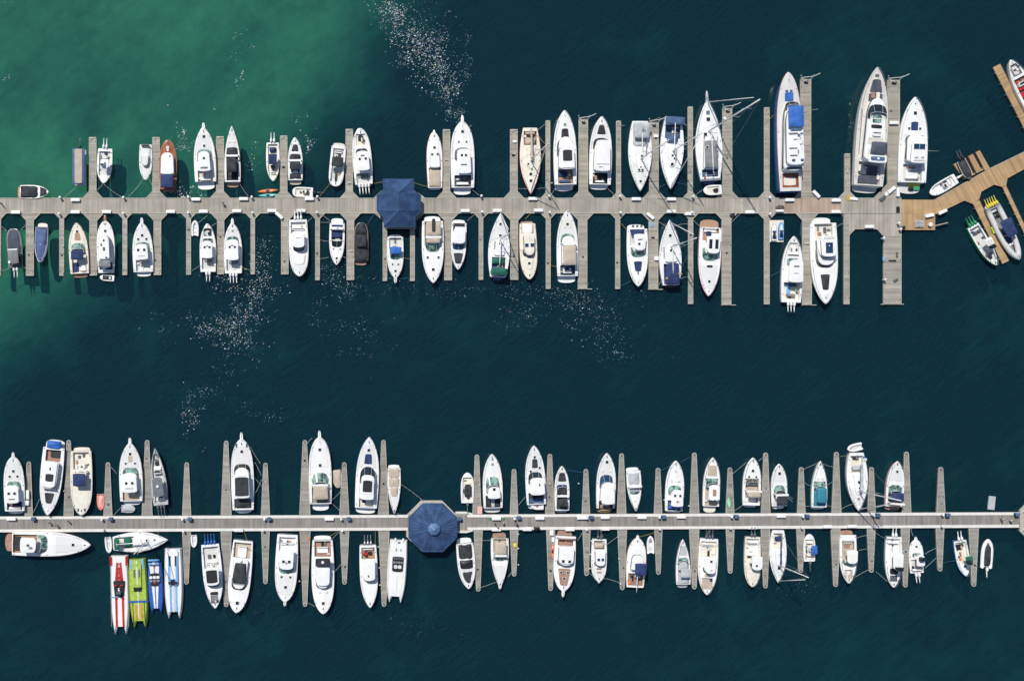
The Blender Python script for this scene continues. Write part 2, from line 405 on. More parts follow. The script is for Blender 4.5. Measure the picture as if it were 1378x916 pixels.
        f.build('window_frame','W',o)
        d=MB(); d.face(*[(x-.02,y*.96,z+.01) for x,y,zz in lo]); d.build('dashboard',R.choice('IDI'),s.root)
    def c_h(s,u,v=0,sz=.6,col='g'):
        u/=100;y=v/100*s.hb; z=s.zt(u,y/s.hb); fr=(.05*s.hb+.05 if abs(z-s.zg(u)-.02)<.01 else 0)
        o=MB().box(u*s.L,y,z+.03+fr,sz+.14,sz+.14,.09).build('hatch','W',s.root); MB().box(u*s.L,y,z+.09+fr,sz,sz,.05).build('pane',col,o)
    def c_str(s,u0,u1,v,w,col,wf=1):  # on the four-panel black covered bowrider, the black one paints shadow behind its bimini
        u0/=100;u1/=100; n=10; m=MB(); A=[];B=[]
        for i in range(n+1):
            t=i/n;u=u0+(u1-u0)*t; z=s.zt(u,v/100)+.035; ww=w/100*s.hb*(1+(wf-1)*t); y=v/100*s.hb; A.append((u*s.L,y-ww,z));B.append((u*s.L,y+ww,z))
        a,b=m.ring(A),m.ring(B); m.strip(a,b,False)
        c,d=m.ring([(x,y,z-.1) for x,y,z in A]),m.ring([(x,y,z-.1) for x,y,z in B]); m.strip(a,c,False); m.strip(b,d,False); m.build('stripe',col,s.root)
    def c_rad(s,u,v=0,r=.32,col='W'):
        u/=100;y=v/100*s.hb;z=s.zt(u,y/s.hb); MB().tube((u*s.L,y,z),(u*s.L,y,z+.12),.1).ell((u*s.L,y,z+.25),r,r,.17).build('radar_dome',col,s.root,True)
    def c_ant(s,u,v=0,h=2.5,dx=-.8):
        u/=100;y=v/100*s.hb;z=s.zt(u,y/s.hb); MB().tube((u*s.L,y,z),(u*s.L+dx,y*1.3,z+h),.03,.015,4).build('antenna','W',s.root)
    def c_arch(s,u,w,z,col='W',l=.45):
        u/=100;w=w/100*s.hb; zz=s.zg(u)+z; m=MB(); m.box(u*s.L,0,zz,l,2*w,.14)
        for sg in(1,-1):
            m.tube((u*s.L,sg*w*.97,zz),(u*s.L+.3,sg*min(w*1.02,hw(s.ty if s.ty in HT else 'm',u)*s.hb*.93),s.zg(u)-.02),.1,.14,6)
        m.build('radar_arch',col,s.root); s.reg(u-.02,u+.02,-w/s.hb,w/s.hb,zz+.07)
    def c_pul(s,p,col='W'):
        l=p/100*s.L; z=s.zg(1)+.02; MB().prism(panel(s.L-.9,s.L+l,.38,.30,.3,0),z-.1,z+.04,.03).build('bow_pulpit',col,s.root)
        MB().tube((s.L+l*.2,0,z+.1),(s.L+l+.15,0,z+.05),.06).box(s.L+l,0,z-.05,.2,.4,.12).build('anchor','M',s.root)
    def c_ob(s,n,col='W',tilt=1,l=1.25,x=0):
        n=int(n); sp=min(.70,1.5*s.hb/max(n,1)); zz=s.zg(0)*.75+.3
        for i in range(n):
            y=(i-(n-1)/2)*sp; x0=s.u0*s.L+x*s.L/100; r=thing('outboard_motor',(x0,y,0)); r.parent=s.root
            c=MB(); c.ell((-.42,0,zz+.2),.55,.29,.36,12,7); c.build('cowling',col,r,True)
            g=MB(); g.tube((-.6,0,zz+.0),(-.7-l*.9,0,zz+.25),.17,.08,6).ell((-.65-l,0,zz+.22),.28,.10,.10,8,5); g.build('lower_unit',col if col!='k' else 'D',r)
            pr=MB()
            for a in range(3): pr.box(-1.02-l,0,zz+.22,.04,.36,.1,rot=.0) if a==0 else pr.tube((-1.02-l,0,zz+.22),(-1.02-l,.17*math.cos(a*2.1),zz+.22+.17*math.sin(a*2.1)),.035,.02,4)
            pr.build('propeller','M',r)
    def c_mast(s,u,h,r=.11,sp=2,jib='W'):
        u/=100; z=s.zt(u); x=u*s.L; m=MB().tube((x,0,z-.05),(x,0,z+h),r,r*.7,8).build('mast','W' if r>.12 else 'M',s.root,True)
        for k in range(int(sp)):
            hh=z+h*(k+1)/(sp+1.0)*1.02; w=s.hb*(.62-.12*k); MB().tube((x-.25,-w,hh),(x,0,hh),.05,.07,5).tube((x-.25,w,hh),(x,0,hh),.05,.07,5).build('spreader','M',m)
        b=MB(); b.path([(s.L*.985,0,s.zg(1)),(x,0,z+h*.97)],.022,4); b.path([(.02*s.L,0,s.zg(0)),(x,0,z+h)],.022,4)
        for sg in(1,-1):
            w=s.hb*.62; b.path([(x-.2,sg*hw(s.ty,u)*s.hb*.93,s.zg(u)),(x-.25,sg*w,z+h*1.02/(sp+1.0)),(x,0,z+h*.95)],.02,4)
        b.build('rigging','M',s.root)
        if jib!=0: MB().tube((s.L*.96,0,s.zg(1)+.5),(x+.06*s.L,0,z+h*.9),.12,.06,7).build('furled_jib',jib,s.root,True)
    def c_boom(s,u,ue,col='N',r=.22,z=1.1,v=0):
        u/=100;ue/=100; zz=s.zg(u)+z+.4; m=MB(); n=8; rs=[]; p=Vector((u*s.L,0,zz));q=Vector((ue*s.L,v/100*s.hb,zz-.05))
        for i in range(n+1):
            t=i/n; c=p.lerp(q,t); k=r*(1.15-.5*t)*(1+.12*math.sin(i*2.3))
            rs.append(m.ring([(c.x,c.y+k*math.cos(a)*.75,c.z+k*math.sin(a)*1.1) for a in[2*math.pi*j/8 for j in range(8)]]))
        for a,b in zip(rs,rs[1:]): m.strip(a,b)
        m.f.append(tuple(rs[0])); m.f.append(tuple(rs[-1])); m.build('sail_cover',col,s.root,True)
        MB().tube(p,q+Vector((-.2,0,0)),.07).build('boom','M',s.root)
    def c_wheel(s,u,v=0):
        u/=100;y=v/100*s.hb;z=s.zt(u,y/s.hb); m=MB(); m.tube((u*s.L,y,z),(u*s.L,y,z+.9),.12)
        pts=[(u*s.L-.15,y+.45*math.cos(a),z+.85+.45*math.sin(a)) for a in[2*math.pi*j/14 for j in range(15)]]; m.path(pts,.03); m.build('steering_wheel','M',s.root)
    def c_cush(s,u,v,l,w,col): # loose cushion or bag on deck
        u/=100;y=v/100*s.hb;z=s.zt(u,y/s.hb); MB().prism(panel(u*s.L-l/2,u*s.L+l/2,w/2,w/2,.2,.2,y),z,z+.22,.06).build('cushion',col,s.root)
    def c_gr(s,u,v,l,w,col='k',k=3): # row of seats
        for i in range(int(k)):
            y=(i-(k-1)/2)*w*1.15; MB().prism(panel(u/100*s.L-l/2,u/100*s.L+l/2,w/2,w/2,.2,.2,v/100*s.hb+y),s.zt(u/100)-.02,s.zt(u/100)+.4,.06).build('seat',col,s.root)
DATA='''
black covered side-moored runabout | lying along the upper pier's far left end | speedboat | 65.5 258.5 23 258 17.5 | m W W C | plat 9 92 T; cov 11 68 93 K .5 .95; cov 73 96 80 K .2 .4; str 69 72 0 80 W
tan canopy pontoon boat | with lilac blue sides by the leftmost upper finger | pontoon boat | 107.5 250 107.5 201 17 | b W I | top 1 99 98 1.7 V .98; pad 3 97 58 B 1; ob 1 k
grey-floored fishing skiff | bow toward the pier with a white twin outboard | center console boat | 139.5 247 141.5 200 20 | m W W | ck 8 78 76 I; top 34 62 52 1.7 W .8 25; con 50; seat 26 31 40 W; ob 2 W; rad 44 20
shrink wrapped pale cuddy boat | moored bow toward the pier, all pale grey cover | speedboat | 196 242.5 196 194.5 17 | m i i | cov 4 60 84 i .35; cab 32 62 60 .8 i .7; seat 2 8 60 S
varnished mahogany launch | with white cabin roof and navy aft canopy | wooden launch | 226 188 226 257.5 23 | l O O T 1.1 | plat 4 80 T; cab 31 73 78 1.3 W .9; top 5 31 76 1.5 N .95; h 84 0 .5 I; h 66 -30 .3 g; cush 79 0 .5 .4 W
white express cruiser | with green windshield, white swim platform and two deck hatches | motor yacht | 274 172 277 254 29 | m W W B | plat 12 86 W; ck 12 30 70 I; pul 7; ws 67 54 40 72 .9 e; top 26 58 58 2.0 W .85; h 85 0 .6; h 70 0 .5; h 47 0 .5; ant 36; seat 14 18 50 W; cush 24 20 .8 .5 T; str 30 33 0 34 D
black awning sport cruiser | with long pointed white foredeck and teak platform | sport cruiser | 312 170 313 251 21.6 | p W W T | plat 8 82 T; ck 10 52 74 k; cov 50 66 74 K .35 .9; arch 49 76 1.5; top 22 46 62 1.5 K .9; pad 10 20 60 K; h 74 30 .3 I; h 74 -30 .3 I
navy topped centre console | with navy aft seat cover and two tilted outboards | center console boat | 367.5 244 367 192 17.5 | m C W C | ck 4 88 74 C; top 33 60 68 1.7 N .9; cov 12 24 55 N .4 .9; con 64 0 36 g; seat 76 82 36 W; ob 2 W
four-panel black covered bowrider | with white arch and tan platform, near kayaks | speedboat | 397 185.5 397.6 248 19.5 | m W W B | plat 9 88 B; cov 11 24 80 K .2 .95; cov 69 89 60 K .2 .6; cov 52 66 80 K .35 .9; arch 49 82 1.4; top 30 47 76 1.4 K .95; str 25 32 0 60 k
little open white skiff | lying along the upper pier beside the kayaks | skiff | 393.7 258.2 421 259 13 | q W W | ck 10 86 74 C; con 42 0 30; seat 22 30 50 k; cush 60 0 .5 .5 D; ob 1 k
black bimini grey deck boat | slanted, bow to the pier, grey swim platform | deck boat | 451 251 456.6 191.5 19.5 | q W W I | plat 9 88 I; ck 14 90 72 I; top 36 58 80 1.5 K .95; seat 18 24 50 W; cush 30 20 1 .7 k; con 62 -30 26; cush 80 0 1.8 .6 k; cush 70 35 .6 .6 T
four outboard white cruiser | with black foredeck cushion and two roof hatches | sport cruiser | 484.5 173 490 250 25 | f W W | plat 3 88 W; ck 4 22 76 I; ck 70 90 52 C .3; cush 83 0 1.3 1.2 K; ws 66 57 50 66 .8 g; top 24 58 68 1.9 W .95; h 44 32 .5; h 44 -32 .5; str 48 51 0 20 D; pad 14 22 60 S; ob 4 W
slim white picnic boat | with tan aft cockpit cover and varnished edge | day boat | 584 178 585.6 255 21 | l W W O 1.1 | plat 3 84 W; ck 4 38 74 B; cov 5 36 74 B .2 1; cab 37 68 66 .9 W .85; h 73 0 .5; h 60 35 .45; h 60 -35 .45; pul 2
largest white sportfishing cruiser | with long pulpit beside the navy roofed pavilion | motor yacht | 622 164 623 261 32 | f W W L | plat 9 80 W; ck 10 26 70 D; pul 8; ws 66 56 42 68 .9 D; top 26 60 60 2.1 W .9; h 86 0 .6; h 72 32 .35; h 72 -32 .35; h 51 -17 .5; h 51 17 .5; str 37 39 0 26 D; ant 30; seat 13 17 50 W; cush 22 -20 .9 .5 F
tan decked ketch | with tan boom cover, bow toward the upper pier | sailboat | 714 261.5 713.5 172 28 | s C C X | ck 5 26 62 T; cov 6 10 50 B .2; cov 15 25 52 B .3; cab 28 62 46 .45 C .6; h 70 0 .6; h 80 0 .6; h 55 -25 .4; h 62 10 .3; wheel 12; mast 50 17 .13 2 B; boom 47 4 B .35 1.3; cush 40 30 .5 .4 T
navy windowed flybridge yacht | with black foredeck pad, black sunroof and teak aft deck | motor yacht | 759.3 149 761.6 255.5 30.5 | m W W I | plat 7 88 W; ck 8 26 66 T; cab 26 66 70 1.1 W .85; ws 67 54 34 74 1.1 u; top 24 56 64 2.2 W .9; pad 34 48 40 k 1; h 82 0 .6 S; pad 65 77 34 K .8; ant 28; arch 27 50 2.5; seat 10 13 50 L; pad 17 25 42 N 1 20
white yacht with curved pad | black rounded foredeck pad and black windshield | motor yacht | 809.5 157 807.5 254 30 | m W W I | plat 6 88 W; ck 7 22 66 k; pad 75 88 40 K .5; cab 24 66 70 1.0 W .9; ws 72 62 50 72 .9 k; top 22 65 66 2.1 W .95; str 31 32 0 55 S; ant 27; seat 9 12 40 W; cush 16 30 1 .7 T; str 27 28 20 14 D
grey canvas aft sailboat | with square hatches on its foredeck, bow to pier | sailboat | 861.2 257.6 861.8 163 31.6 | s W W | ck 6 34 58 I; top 4 26 78 1.5 s .75; cov 28 37 56 s .5 .9; cab 40 72 46 .45 W .6; h 50 8 .5; h 66 0 .3; h 70 14 .45; h 70 -14 .45; h 86 0 .5; str 30 50 55 5 S; wheel 14; mast 54 20 .14 2 0; boom 51 20 W .16 1.3
blue dodger racing sailboat | with slate blue stern canopy and bare boom | sailboat | 902 255 906.3 157 31.6 | s W W L | ck 5 30 64 L; top 2 13 84 1.5 L .95; cov 26 38 54 L .6 .85; cab 40 70 44 .5 W .6; h 54 0 .45; h 58 18 .4; h 66 0 .6; str 45 62 30 4 S; wheel 17 ; mast 48 19 .13 2 W; boom 46 10 W .15 1.3; cush 20 40 .6 .4 T
biggest white sailing yacht | with tall lowered-sail mast and grey deck cover | sailboat | 951 134 956.5 247 36 | s W W L 1.7 | plat 4 70 L; ck 8 17 60 L; cab 17 60 56 .6 W .6; top 18 50 50 1.2 S .9; h 84 0 .8 L; h 76 0 .8; h 58 30 .7; h 42 30 .5; pul 9 M; arch 4 64 1.1 M; mast 62 29 .2 3 W; boom 60 12 W .16 1.6; wheel 13 30; wheel 13 -30; str 30 55 -66 3 S; cush 6 55 .4 .4 X
blue hulled classic trawler | with royal blue canopies and white upper works | trawler yacht | 1060 98 1064.8 257 33 | l H I O 3.1 | ck 3 15 66 O .5; pad 5 12 50 C 1 0 .1; cab 16 74 82 1.9 W .7; cab 20 68 72 1.0 W .9; str 17 19 0 64 g; top 51 69 62 3.6 R .98; pad 75.5 83 34 R 1; cush 84 18 .6 .6 L; cush 84 -18 .6 .6 L; ws 74 71 64 60 .5 g; arch 47 56 3.5 W .3; cush 49 0 .5 2.6 L; rad 46 -20 .35; rad 42 8 .3; rad 38 -40 .3; ant 44 -30 3; ant 40 -50 3; ant 36 -40 2.5; cush 40 -42 1.8 .35 W; cush 42 -20 .4 1.4 W; cush 34 20 .18 1.8 D; cush 28 18 .18 1.6 D; cush 31 -20 .9 .25 S; cush 24 20 .5 .7 L; cush 24 -50 .5 .7 L
grey canopied super yacht | with beige decks, green glass sunroof, longest in the marina | motor yacht | 1180 91 1168.5 258 42 | m W x D 2.4 | plat 5 86 x; ck 6 24 72 x .8; cab 24 74 66 1.7 W .8; cush 76 22 1.8 1.3 C; cush 76 -22 1.8 1.3 C; pad 72 79 44 a .95; cush 77 20 1.4 .9 F; cush 77 -12 1.5 .8 C; pad 79.5 90 40 a .6; ws 69 62 54 62 .7 g; pad 54 60.5 28 e; str 57 57.6 0 28 W; pad 49.5 52.5 34 k; pad 43 49 26 W 1 0 .4; pad 45.5 46.2 24 S 1 0 .2; pad 36.5 42.5 50 x 1 0 .04; top 27.5 37.5 52 3.7 a .95; top 21 28 58 3.3 W 1; pad 22.5 26 44 L 1 0 .05; pad 14 22 60 a .95 0 .3; pad 7 13.5 64 a 1 0 .4; cush 19 60 1.5 .6 C; cush 13 -62 1.5 .6 C; cush 93 0 .7 .9 D; ant 25 40 3; rad 24 0 .3; str 30 66 -76 2 D; str 30 66 76 2 D
white flybridge yacht | carrying yellow and green toys on its stern | motor yacht | 1231 131 1227.4 259.5 38.5 | m W W I 1.9 | plat 11 86 I; ck 12 30 66 I; cab 32 60 66 1.1 W .85; ws 62 53 46 62 1.0 e; top 29 54 58 2.4 W .8; h 46 20 1.2 u; h 46 -20 1.2 u; rad 36 22 .45; rad 36 -22 .35; pad 31 34 40 I .8; h 83 0 .7; pad 65 74 24 N 1; h 67 38 .45; h 67 -38 .45; seat 15 22 44 W; pad 26 28 30 F; ant 42 -58 3.5; str 33 55 66 3 D
white tender | with one white outboard alongside the wooden pier | tender | 1251.5 261 1287 240 15 | f W W | ck 10 88 80 W; con 45 0 34; seat 20 30 50 W; ob 1 W
green striped centre console | with white hardtop and green outboards at wooden finger | center console boat | 1340.7 357 1309.5 303.5 18 | m n W n | ck 5 90 78 I; top 36 62 60 1.7 W .8 25; pad 40 57 38 I .9 25; con 56 0 40 g; gr 18 0 .7 .7 D; seat 70 75 50 S; cush 80 0 .6 .8 S; ob 3 n; str 92 97 0 20 n
navy topped rib | with five yellow outboards at the wooden finger pier | rigid inflatable boat | 1372.5 351 1336.5 277.5 23 | r I S | pad 2 20 60 I; gr 12 0 .6 .7 k 4; gr 18 0 .6 .7 k 4; con 52 0 50 N; top 26 56 74 1.9 N .85; pad 57 66 40 L; gr 70 0 .6 .7 W; pad 76 92 34 S .6; ob 5 Y; cush 38 -88 1.3 .9 j; cush 33 -80 .7 1.2 j
white bowrider with red seats | at the wooden pier in the top right corner | speedboat | 1359 81 1401 160 24 | m W W | ck 25 70 74 F; ck 74 92 52 S .3; cush 82 0 2 1.2 I; seat 40 48 60 X; seat 52 57 60 X; con 60 0 50; cush 66 30 1.6 .5 X
charcoal covered fishing boat | with grey roof and twin outboards, leftmost upper slip | center console boat | 18.3 308 21 360 19 | q D D | cov 38 99 88 a .4 .8; ck 5 36 76 k; top 8 46 78 1.7 S .9; str 43 46 0 70 W; seat 6 9 70 S; cush 12 50 .6 .5 W; ob 2 W
lilac blue fully covered boat | stern to the pier with a cream platform | speedboat | 54.4 353 56.3 299.5 16.5 | m V V | plat 11 88 C; cov 12 98 92 V .45 .7; str 12 14 0 60 D; cush 56 0 .2 .3 I
cream express with tan pad | on foredeck, navy awning and teak swim platform | sport cruiser | 103.5 300 107.4 373 26 | m C C O | plat 7 84 F; ck 8 48 74 C; pad 68 82 30 T .8; h 84 0 .5; ws 65 52 40 74 .9 e; top 31 48 66 1.6 N .95; pad 10 28 34 N 1 45; seat 12 24 22 W -40; cush 50 0 .8 .5 W
white cabin boat with grey awning | aft and brown bowsprit, dinghy at its stern | trawler yacht | 141.5 297 142.8 367 23.5 | l W W I 1.5 | ck 6 20 74 L; cab 22 72 68 1.5 W .9; top 9 23 70 1.8 S .95; cab 24 70 62 .6 W .9; h 80 0 .5; h 60 0 .4; h 27 -25 .4; cush 44 0 .8 .5 D; cush 52 30 .6 .3 D; pul 9 O
white cruiser with triple deck hatches | and black-green windshield, upper left slips | motor yacht | 191 299.5 193 371.5 27 | m W W C | plat 8 78 W; ck 9 30 72 I; pul 8; ws 65 55 38 74 .9 e; top 29 58 66 2.0 W .9; h 76 0 .55; h 69 40 .45; h 69 -40 .45; h 47 30 .55; h 47 -30 .55; str 35 36 0 34 D; pad 11 16 50 W 1 -10; 
small white inflatable dinghy | nosed to the pier beside the twin outboard fisher | dinghy | 262.4 296.5 262.4 317 10.5 | r W W | pad 20 28 60 I; pad 50 58 60 I; pad 70 80 40 I
twin outboard white fisher | with black bow lounge trim, bow to pier | center console boat | 279.4 301 280 365.6 21.6 | m W W | ck 5 30 76 I; ck 74 90 50 k .3; cush 80 0 1.2 .7 W; ws 70 64 60 66 .6 g; top 26 62 66 1.8 W .92; h 49 30 .45; h 49 -30 .45; str 50 52 0 20 k; pad 20 28 50 S; ob 2 W
triple outboard white express | with green-black windshield, bow to pier | sport cruiser | 312.8 300 314 367.6 24 | m W W | ck 5 30 76 I; pul 8; ws 75 66 56 66 .7 e; top 24 65 68 1.9 W .95; h 50 28 .45; h 50 -28 .45; h 84 0 .45 e; str 52 54 0 20 D; pad 18 26 50 S; ob 3 W
bright white triple outboard cruiser | stern to the pier, wide plain foredeck | sport cruiser | 403 372 401 295.5 25.5 | f W W | ck 4 24 78 W; seat 14 18 64 W; cab 62 80 66 .3 W .8; ws 58 50 40 62 .9 g; top 22 51 64 2.0 W .95; str 34 35 0 24 D; ob 3 W
white cuddy with navy cover | and navy stern strip, stern to pier | speedboat | 452.7 356.5 454 293 20 | m W W | plat 11 88 W; pad 15 20 76 N; arch 23 84 1.2; ck 25 50 76 N; cov 26 42 74 N .15 1; ws 66 50 44 72 .6 g; rad 23 0 .2; h 86 0 .45; h 66 45 .3 e; h 66 -45 .3 e; cush 48 0 1.2 .8 W
black covered mahogany runabout | beside the pavilion with teak stern platform | speedboat | 486 300 486 356.5 18.5 | q k k F | plat 10 88 F; cov 11 74 92 K .45 .98; cov 77 99 84 K .25 .7; top 42 70 74 1.1 K .95; str 74 77 0 70 F
white boat with royal canopy | directly below the navy roofed pavilion | sport cruiser | 532 375 532 315 21.5 | m W W I | plat 6 86 W; ck 8 34 76 I; pul 9; ws 60 45 28 72 .7 e; top 30 46 72 1.5 R .95; h 83 0 .5; h 68 35 .35; h 68 -35 .35; cush 12 0 1.8 .4 D; ant 33
beige canvas express yacht | stern to pier right of the pavilion | sport cruiser | 582.8 381 582.3 290 29 | m W W I | plat 8 84 W; ck 9 44 76 B; top 11 31 68 1.7 B .98; cush 16 0 3.0 .8 k; arch 33 72 1.6; top 33 42 66 1.5 B .9; ws 56 42 28 72 .9 e; h 62 50 .45; h 62 -50 .45; h 80 0 .6; str 60 74 0 28 I
white roofed black padded boat | with trapezoid black pad on its foredeck | sport cruiser | 616 363 618 295 21 | m W W D | plat 7 88 W; ck 8 24 74 K; cov 8 20 72 K .2; top 20 50 74 1.7 W .95; ws 63 50 44 78 .8 u; pad 67 88 62 K .55; arch 19 60 1.8 
green canvas white sailboat | with two green canopies, bow to the pier | sailboat | 673.8 286.3 670 377 29 | s W W L | plat 5 60 L; ck 6 34 62 L; top 7 17 80 1.6 G .95; cov 24 33 66 G .5 .85; cab 36 66 50 .45 W .6; h 66 0 .5; h 54 0 .4; h 83 0 .5; str 45 58 45 4 S; wheel 20; mast 59 12.5 .13 2 W; boom 57 22 W .15 1.3
cream hardtop lobster yacht | with two navy roof hatches, stern to pier | day boat | 712.5 375.8 709.7 297 23 | l C C F 1.3 | plat 5 88 F; ck 6 22 70 W; cab 24 60 64 1.5 C .85; cov 4 22 66 W .1; h 43 32 .8 u; h 43 -32 .8 u; ws 63 58 42 70 .8 g; cab 64 84 52 .25 C .7; h 73 0 .55; ant 32
tan cockpit awning white cruiser | with cream bow cushions and red bow light | motor yacht | 763 283.5 764.3 380 28.5 | m W W I | plat 9 90 W; ck 10 24 70 L; cab 24 64 66 1.1 W .9; ws 69 63 50 66 .8 e; arch 53 64 2.1; top 23 50 64 2.1 B .98; h 81 0 .55; pad 76 88 12 C 1 25; pad 76 88 12 C 1 -25; seat 13 17 40 W; cush 20 30 .9 .5 W; cush 98 0 .2 .2 X
navy foredeck pad cruiser | with navy aft seat and slotted stern platform | motor yacht | 858.5 385.5 857.7 301 28 | m W W I | plat 8 90 W; str 2 6 40 10 D; str 2 6 0 10 D; str 2 6 -40 10 D; ck 9 34 70 I; cov 10 20 64 N .4; top 18 44 60 2.0 W .8; ws 55 45 32 68 .9 e; h 34 -10 .5; str 26 28 0 22 D; str 57 59 0 20 k; pad 60 76 40 N .65; cush 79 0 .8 .3 D
navy covered cockpit sailboat | with white radome, bow to the upper pier | sailboat | 900.6 296 903.5 388 30 | s W W L | plat 5 60 k; ck 6 36 62 N; top 6 36 62 1.4 N .9; cab 38 64 52 .5 W .6; h 77 0 .6; h 55 0 .5; str 44 60 55 5 S; mast 60 17 .15 2 W; boom 57 22 W .15 1.3; cush 20 -62 .4 .9 T; cush 14 60 .5 .5 T
white yacht with teak platform | at stern and two long black roof windows | motor yacht | 952.7 398.5 957.6 294.6 30 | m W W X | plat 11 92 T; ck 12 28 72 T; seat 12 17 56 W; top 20 46 66 2.1 W .8; str 28 40 27 14 g; str 28 40 -27 14 g; ws 56 46 32 70 1.0 e; pad 60 63 26 k; h 81 0 .55; pad 18 24 24 N 1 -50; str 70 74 0 30 I
white triple outboard lounge boat | with bow lounge and blue cockpit cooler | center console boat | 1068 318 1065 406.7 28 | m W W I | ck 5 30 78 C; ck 70 90 52 I .3; cush 81 0 1.6 1.1 W; seat 72 76 50 W; ws 68 61 56 60 .8 e; top 29 63 70 2.0 W .92; str 52 54 0 26 k; str 42 43 0 22 D; cush 17 20 2.4 .8 c; seat 9 13 40 S; pad 24 30 60 L; ob 3 W
white yacht with brown windshield | and charcoal foredeck pad, stern to pier | motor yacht | 1110.6 409 1108 291.8 36.5 | m W W I 1.9 | plat 7 80 W; ck 8 28 66 C; cush 15 20 1.4 .7 D; cush 19 -20 .8 .8 F; cush 22 30 .7 .6 k; cush 13 -30 1.1 .5 S; cab 25 56 68 1.2 W .85; top 23 47 60 2.5 W .9; str 31 43 0 26 u; ws 60 47 30 66 1.3 w; pad 66 84 34 K .6; pad 24 27 40 I 1; ant 24 -60 3.5; str 62 64 0 40 I
cruiser nearest lower left corner | of the lower pier, green glass, three bow hatches | motor yacht | 18 614 19.6 692 27.5 | f W W I | plat 6 80 W; ck 8 22 74 N; pul 7; ws 59 51 36 72 .8 e; top 21 52 66 1.9 W .95; h 75 0 .55; h 66 38 .45; h 66 -38 .45; h 38 28 .55; h 38 -28 .55; str 27 29 0 30 D; cush 12 0 1 .5 X; seat 9 13 60 W; cush 18 25 .8 .7 k
blue bundle aft white yacht | with brown cockpit and slanted black bow pad | motor yacht | 64.2 693 73.4 592 30 | m W W L | plat 10 92 W; cov 1 12 64 R .8 1; ck 13 28 68 F; pad 14 24 50 K 1 20; cab 28 64 72 1.4 W .85; top 28 62 62 1.5 W .85; pad 44 54 36 k .95; str 64 68 0 60 I; ws 69 62 40 72 .9 s; pad 70 84 44 K .55; cush 37 0 .7 .3 D
cream fishing cruiser | with navy square awning and cluttered aft deck | motor yacht | 110 692.7 108.7 602 29 | f C C I 1.6 | plat 5 84 C; ck 7 34 74 C; cush 12 20 .8 .6 D; cush 14 -20 .7 .6 D; cush 28 40 .9 .6 S; cush 22 -45 .8 .5 T; cush 32 0 1.4 .5 k; cab 36 58 60 1.2 C .8; top 37 56 58 2.2 N 1; con 33; str 60 90 0 52 C .6; arch 33 60 1.5; cush 92 30 .7 .4 D; cush 92 -30 .7 .4 D
white cruiser with tan strip | down its foredeck, white covered dinghy at stern | motor yacht | 175 595 176.7 680 31 | m W W B | plat 7 84 W; ck 8 24 74 B; pul 7; ws 62 52 36 72 .9 e; top 22 53 66 2.0 W .9; h 82 0 .55; pad 69 79 18 B 1; h 67 40 .4; h 67 -40 .4; h 37 26 .55; h 37 -26 .55; str 28 29 0 34 D
gunmetal grey patrol boat | with grey roof and three outboards | patrol boat | 208.8 602.6 216.4 679.3 21 | p d s d | ck 5 90 68 I; top 16 50 70 1.8 d .9; con 58 0 50 I; seat 62 68 46 W; cush 73 0 1.2 .9 k; cush 78 0 .6 .8 D; gr 10 0 .6 .6 W; cush 14 0 .9 .9 k; rad 34 0 .35; ob 3 D
charcoal covered flybridge cruiser | with dark oval stern cover and black windshield | motor yacht | 325 590 327.2 690.8 30.5 | f W W L 1.7 | plat 5 80 W; ck 7 20 76 I; cov 8 19 68 K .4 .95; pul 8; cab 22 62 68 1.3 W .9; ws 68 60 46 74 .9 k; top 22 56 66 2.2 W .95; pad 25 50 60 K .98; pad 51 54 36 W .9; h 83 0 .6; cush 91 45 .9 .4 D; cush 91 -45 .9 .4 D
beige awning long cruiser | with round green windshield and white platform | motor yacht | 430 587.6 431.7 687.7 30 | f W W I | plat 10 82 W; ck 11 44 76 B; pul 8; ws 54 40 26 72 .8 e; top 17 35 68 1.6 B .95; arch 36 70 1.7; pad 37 41 60 B; h 83 0 .6; h 62 0 .6; str 68 80 24 1.5 I; str 68 80 -24 1.5 I; pad 12 15 60 S; cush 45 0 1 .6 C
white flybridge with navy pad | and black sunroof, left of octagonal pavilion | motor yacht | 497 587.6 492 691.5 31 | m W W L | plat 8 92 W; ck 9 20 62 I; cab 20 62 68 1.2 W .85; ws 62 51 34 68 1.1 g; top 20 52 58 2.3 W .9; pad 30 45 40 k 1; pad 27 30 36 W; h 83 0 .6; pad 65 78 34 N .8; pad 11 18 50 C 1; pad 14 18 16 N 1 20; ant 25
mushroom pink covered speedboat | pointed bow to pier, beside octagonal pavilion | speedboat | 530.7 691 530.3 625.5 17 | p W W | plat 6 96 W; cov 7 26 84 B .15 1; cov 27 46 84 B .2 .98; cov 46 66 66 B .3 .8; str 25 26 0 60 F
small black seated bowrider | bow up beside octagonal pavilion's right side | speedboat | 629 635.6 629 676.5 17 | f W W I | ck 8 84 74 C; cov 22 58 56 K .35 1 -10; seat 62 68 40 C; ob 1 D
single hatch oval windshield cruiser | with black aft canvas and grey patch | motor yacht | 662 610.6 664 690.4 26 | m W W I | plat 9 90 I; ck 10 30 76 K; pad 11 27 68 K 1 0 .3; cush 18 0 2.2 .8 s; ws 65 48 26 72 .8 e; top 26 46 66 1.8 W .85; h 42 0 .6; h 83 0 .5 S; h 91 0 .4 S; str 88 89 0 10 I
wide white cruiser | with notched black foredeck pad and aft dinghy | motor yacht | 718.3 599 722.5 685.4 27 | m W W L | plat 8 84 W; ck 9 26 76 L; pad 17 25 66 K 1; ws 60 50 34 72 .9 g; top 24 51 72 2.0 W .95; pad 65 79 30 K .8; h 82 0 .5; h 65 -45 .45; h 60 45 .45; str 62 80 -62 4 S .6; cush 40 -20 .5 .3 D
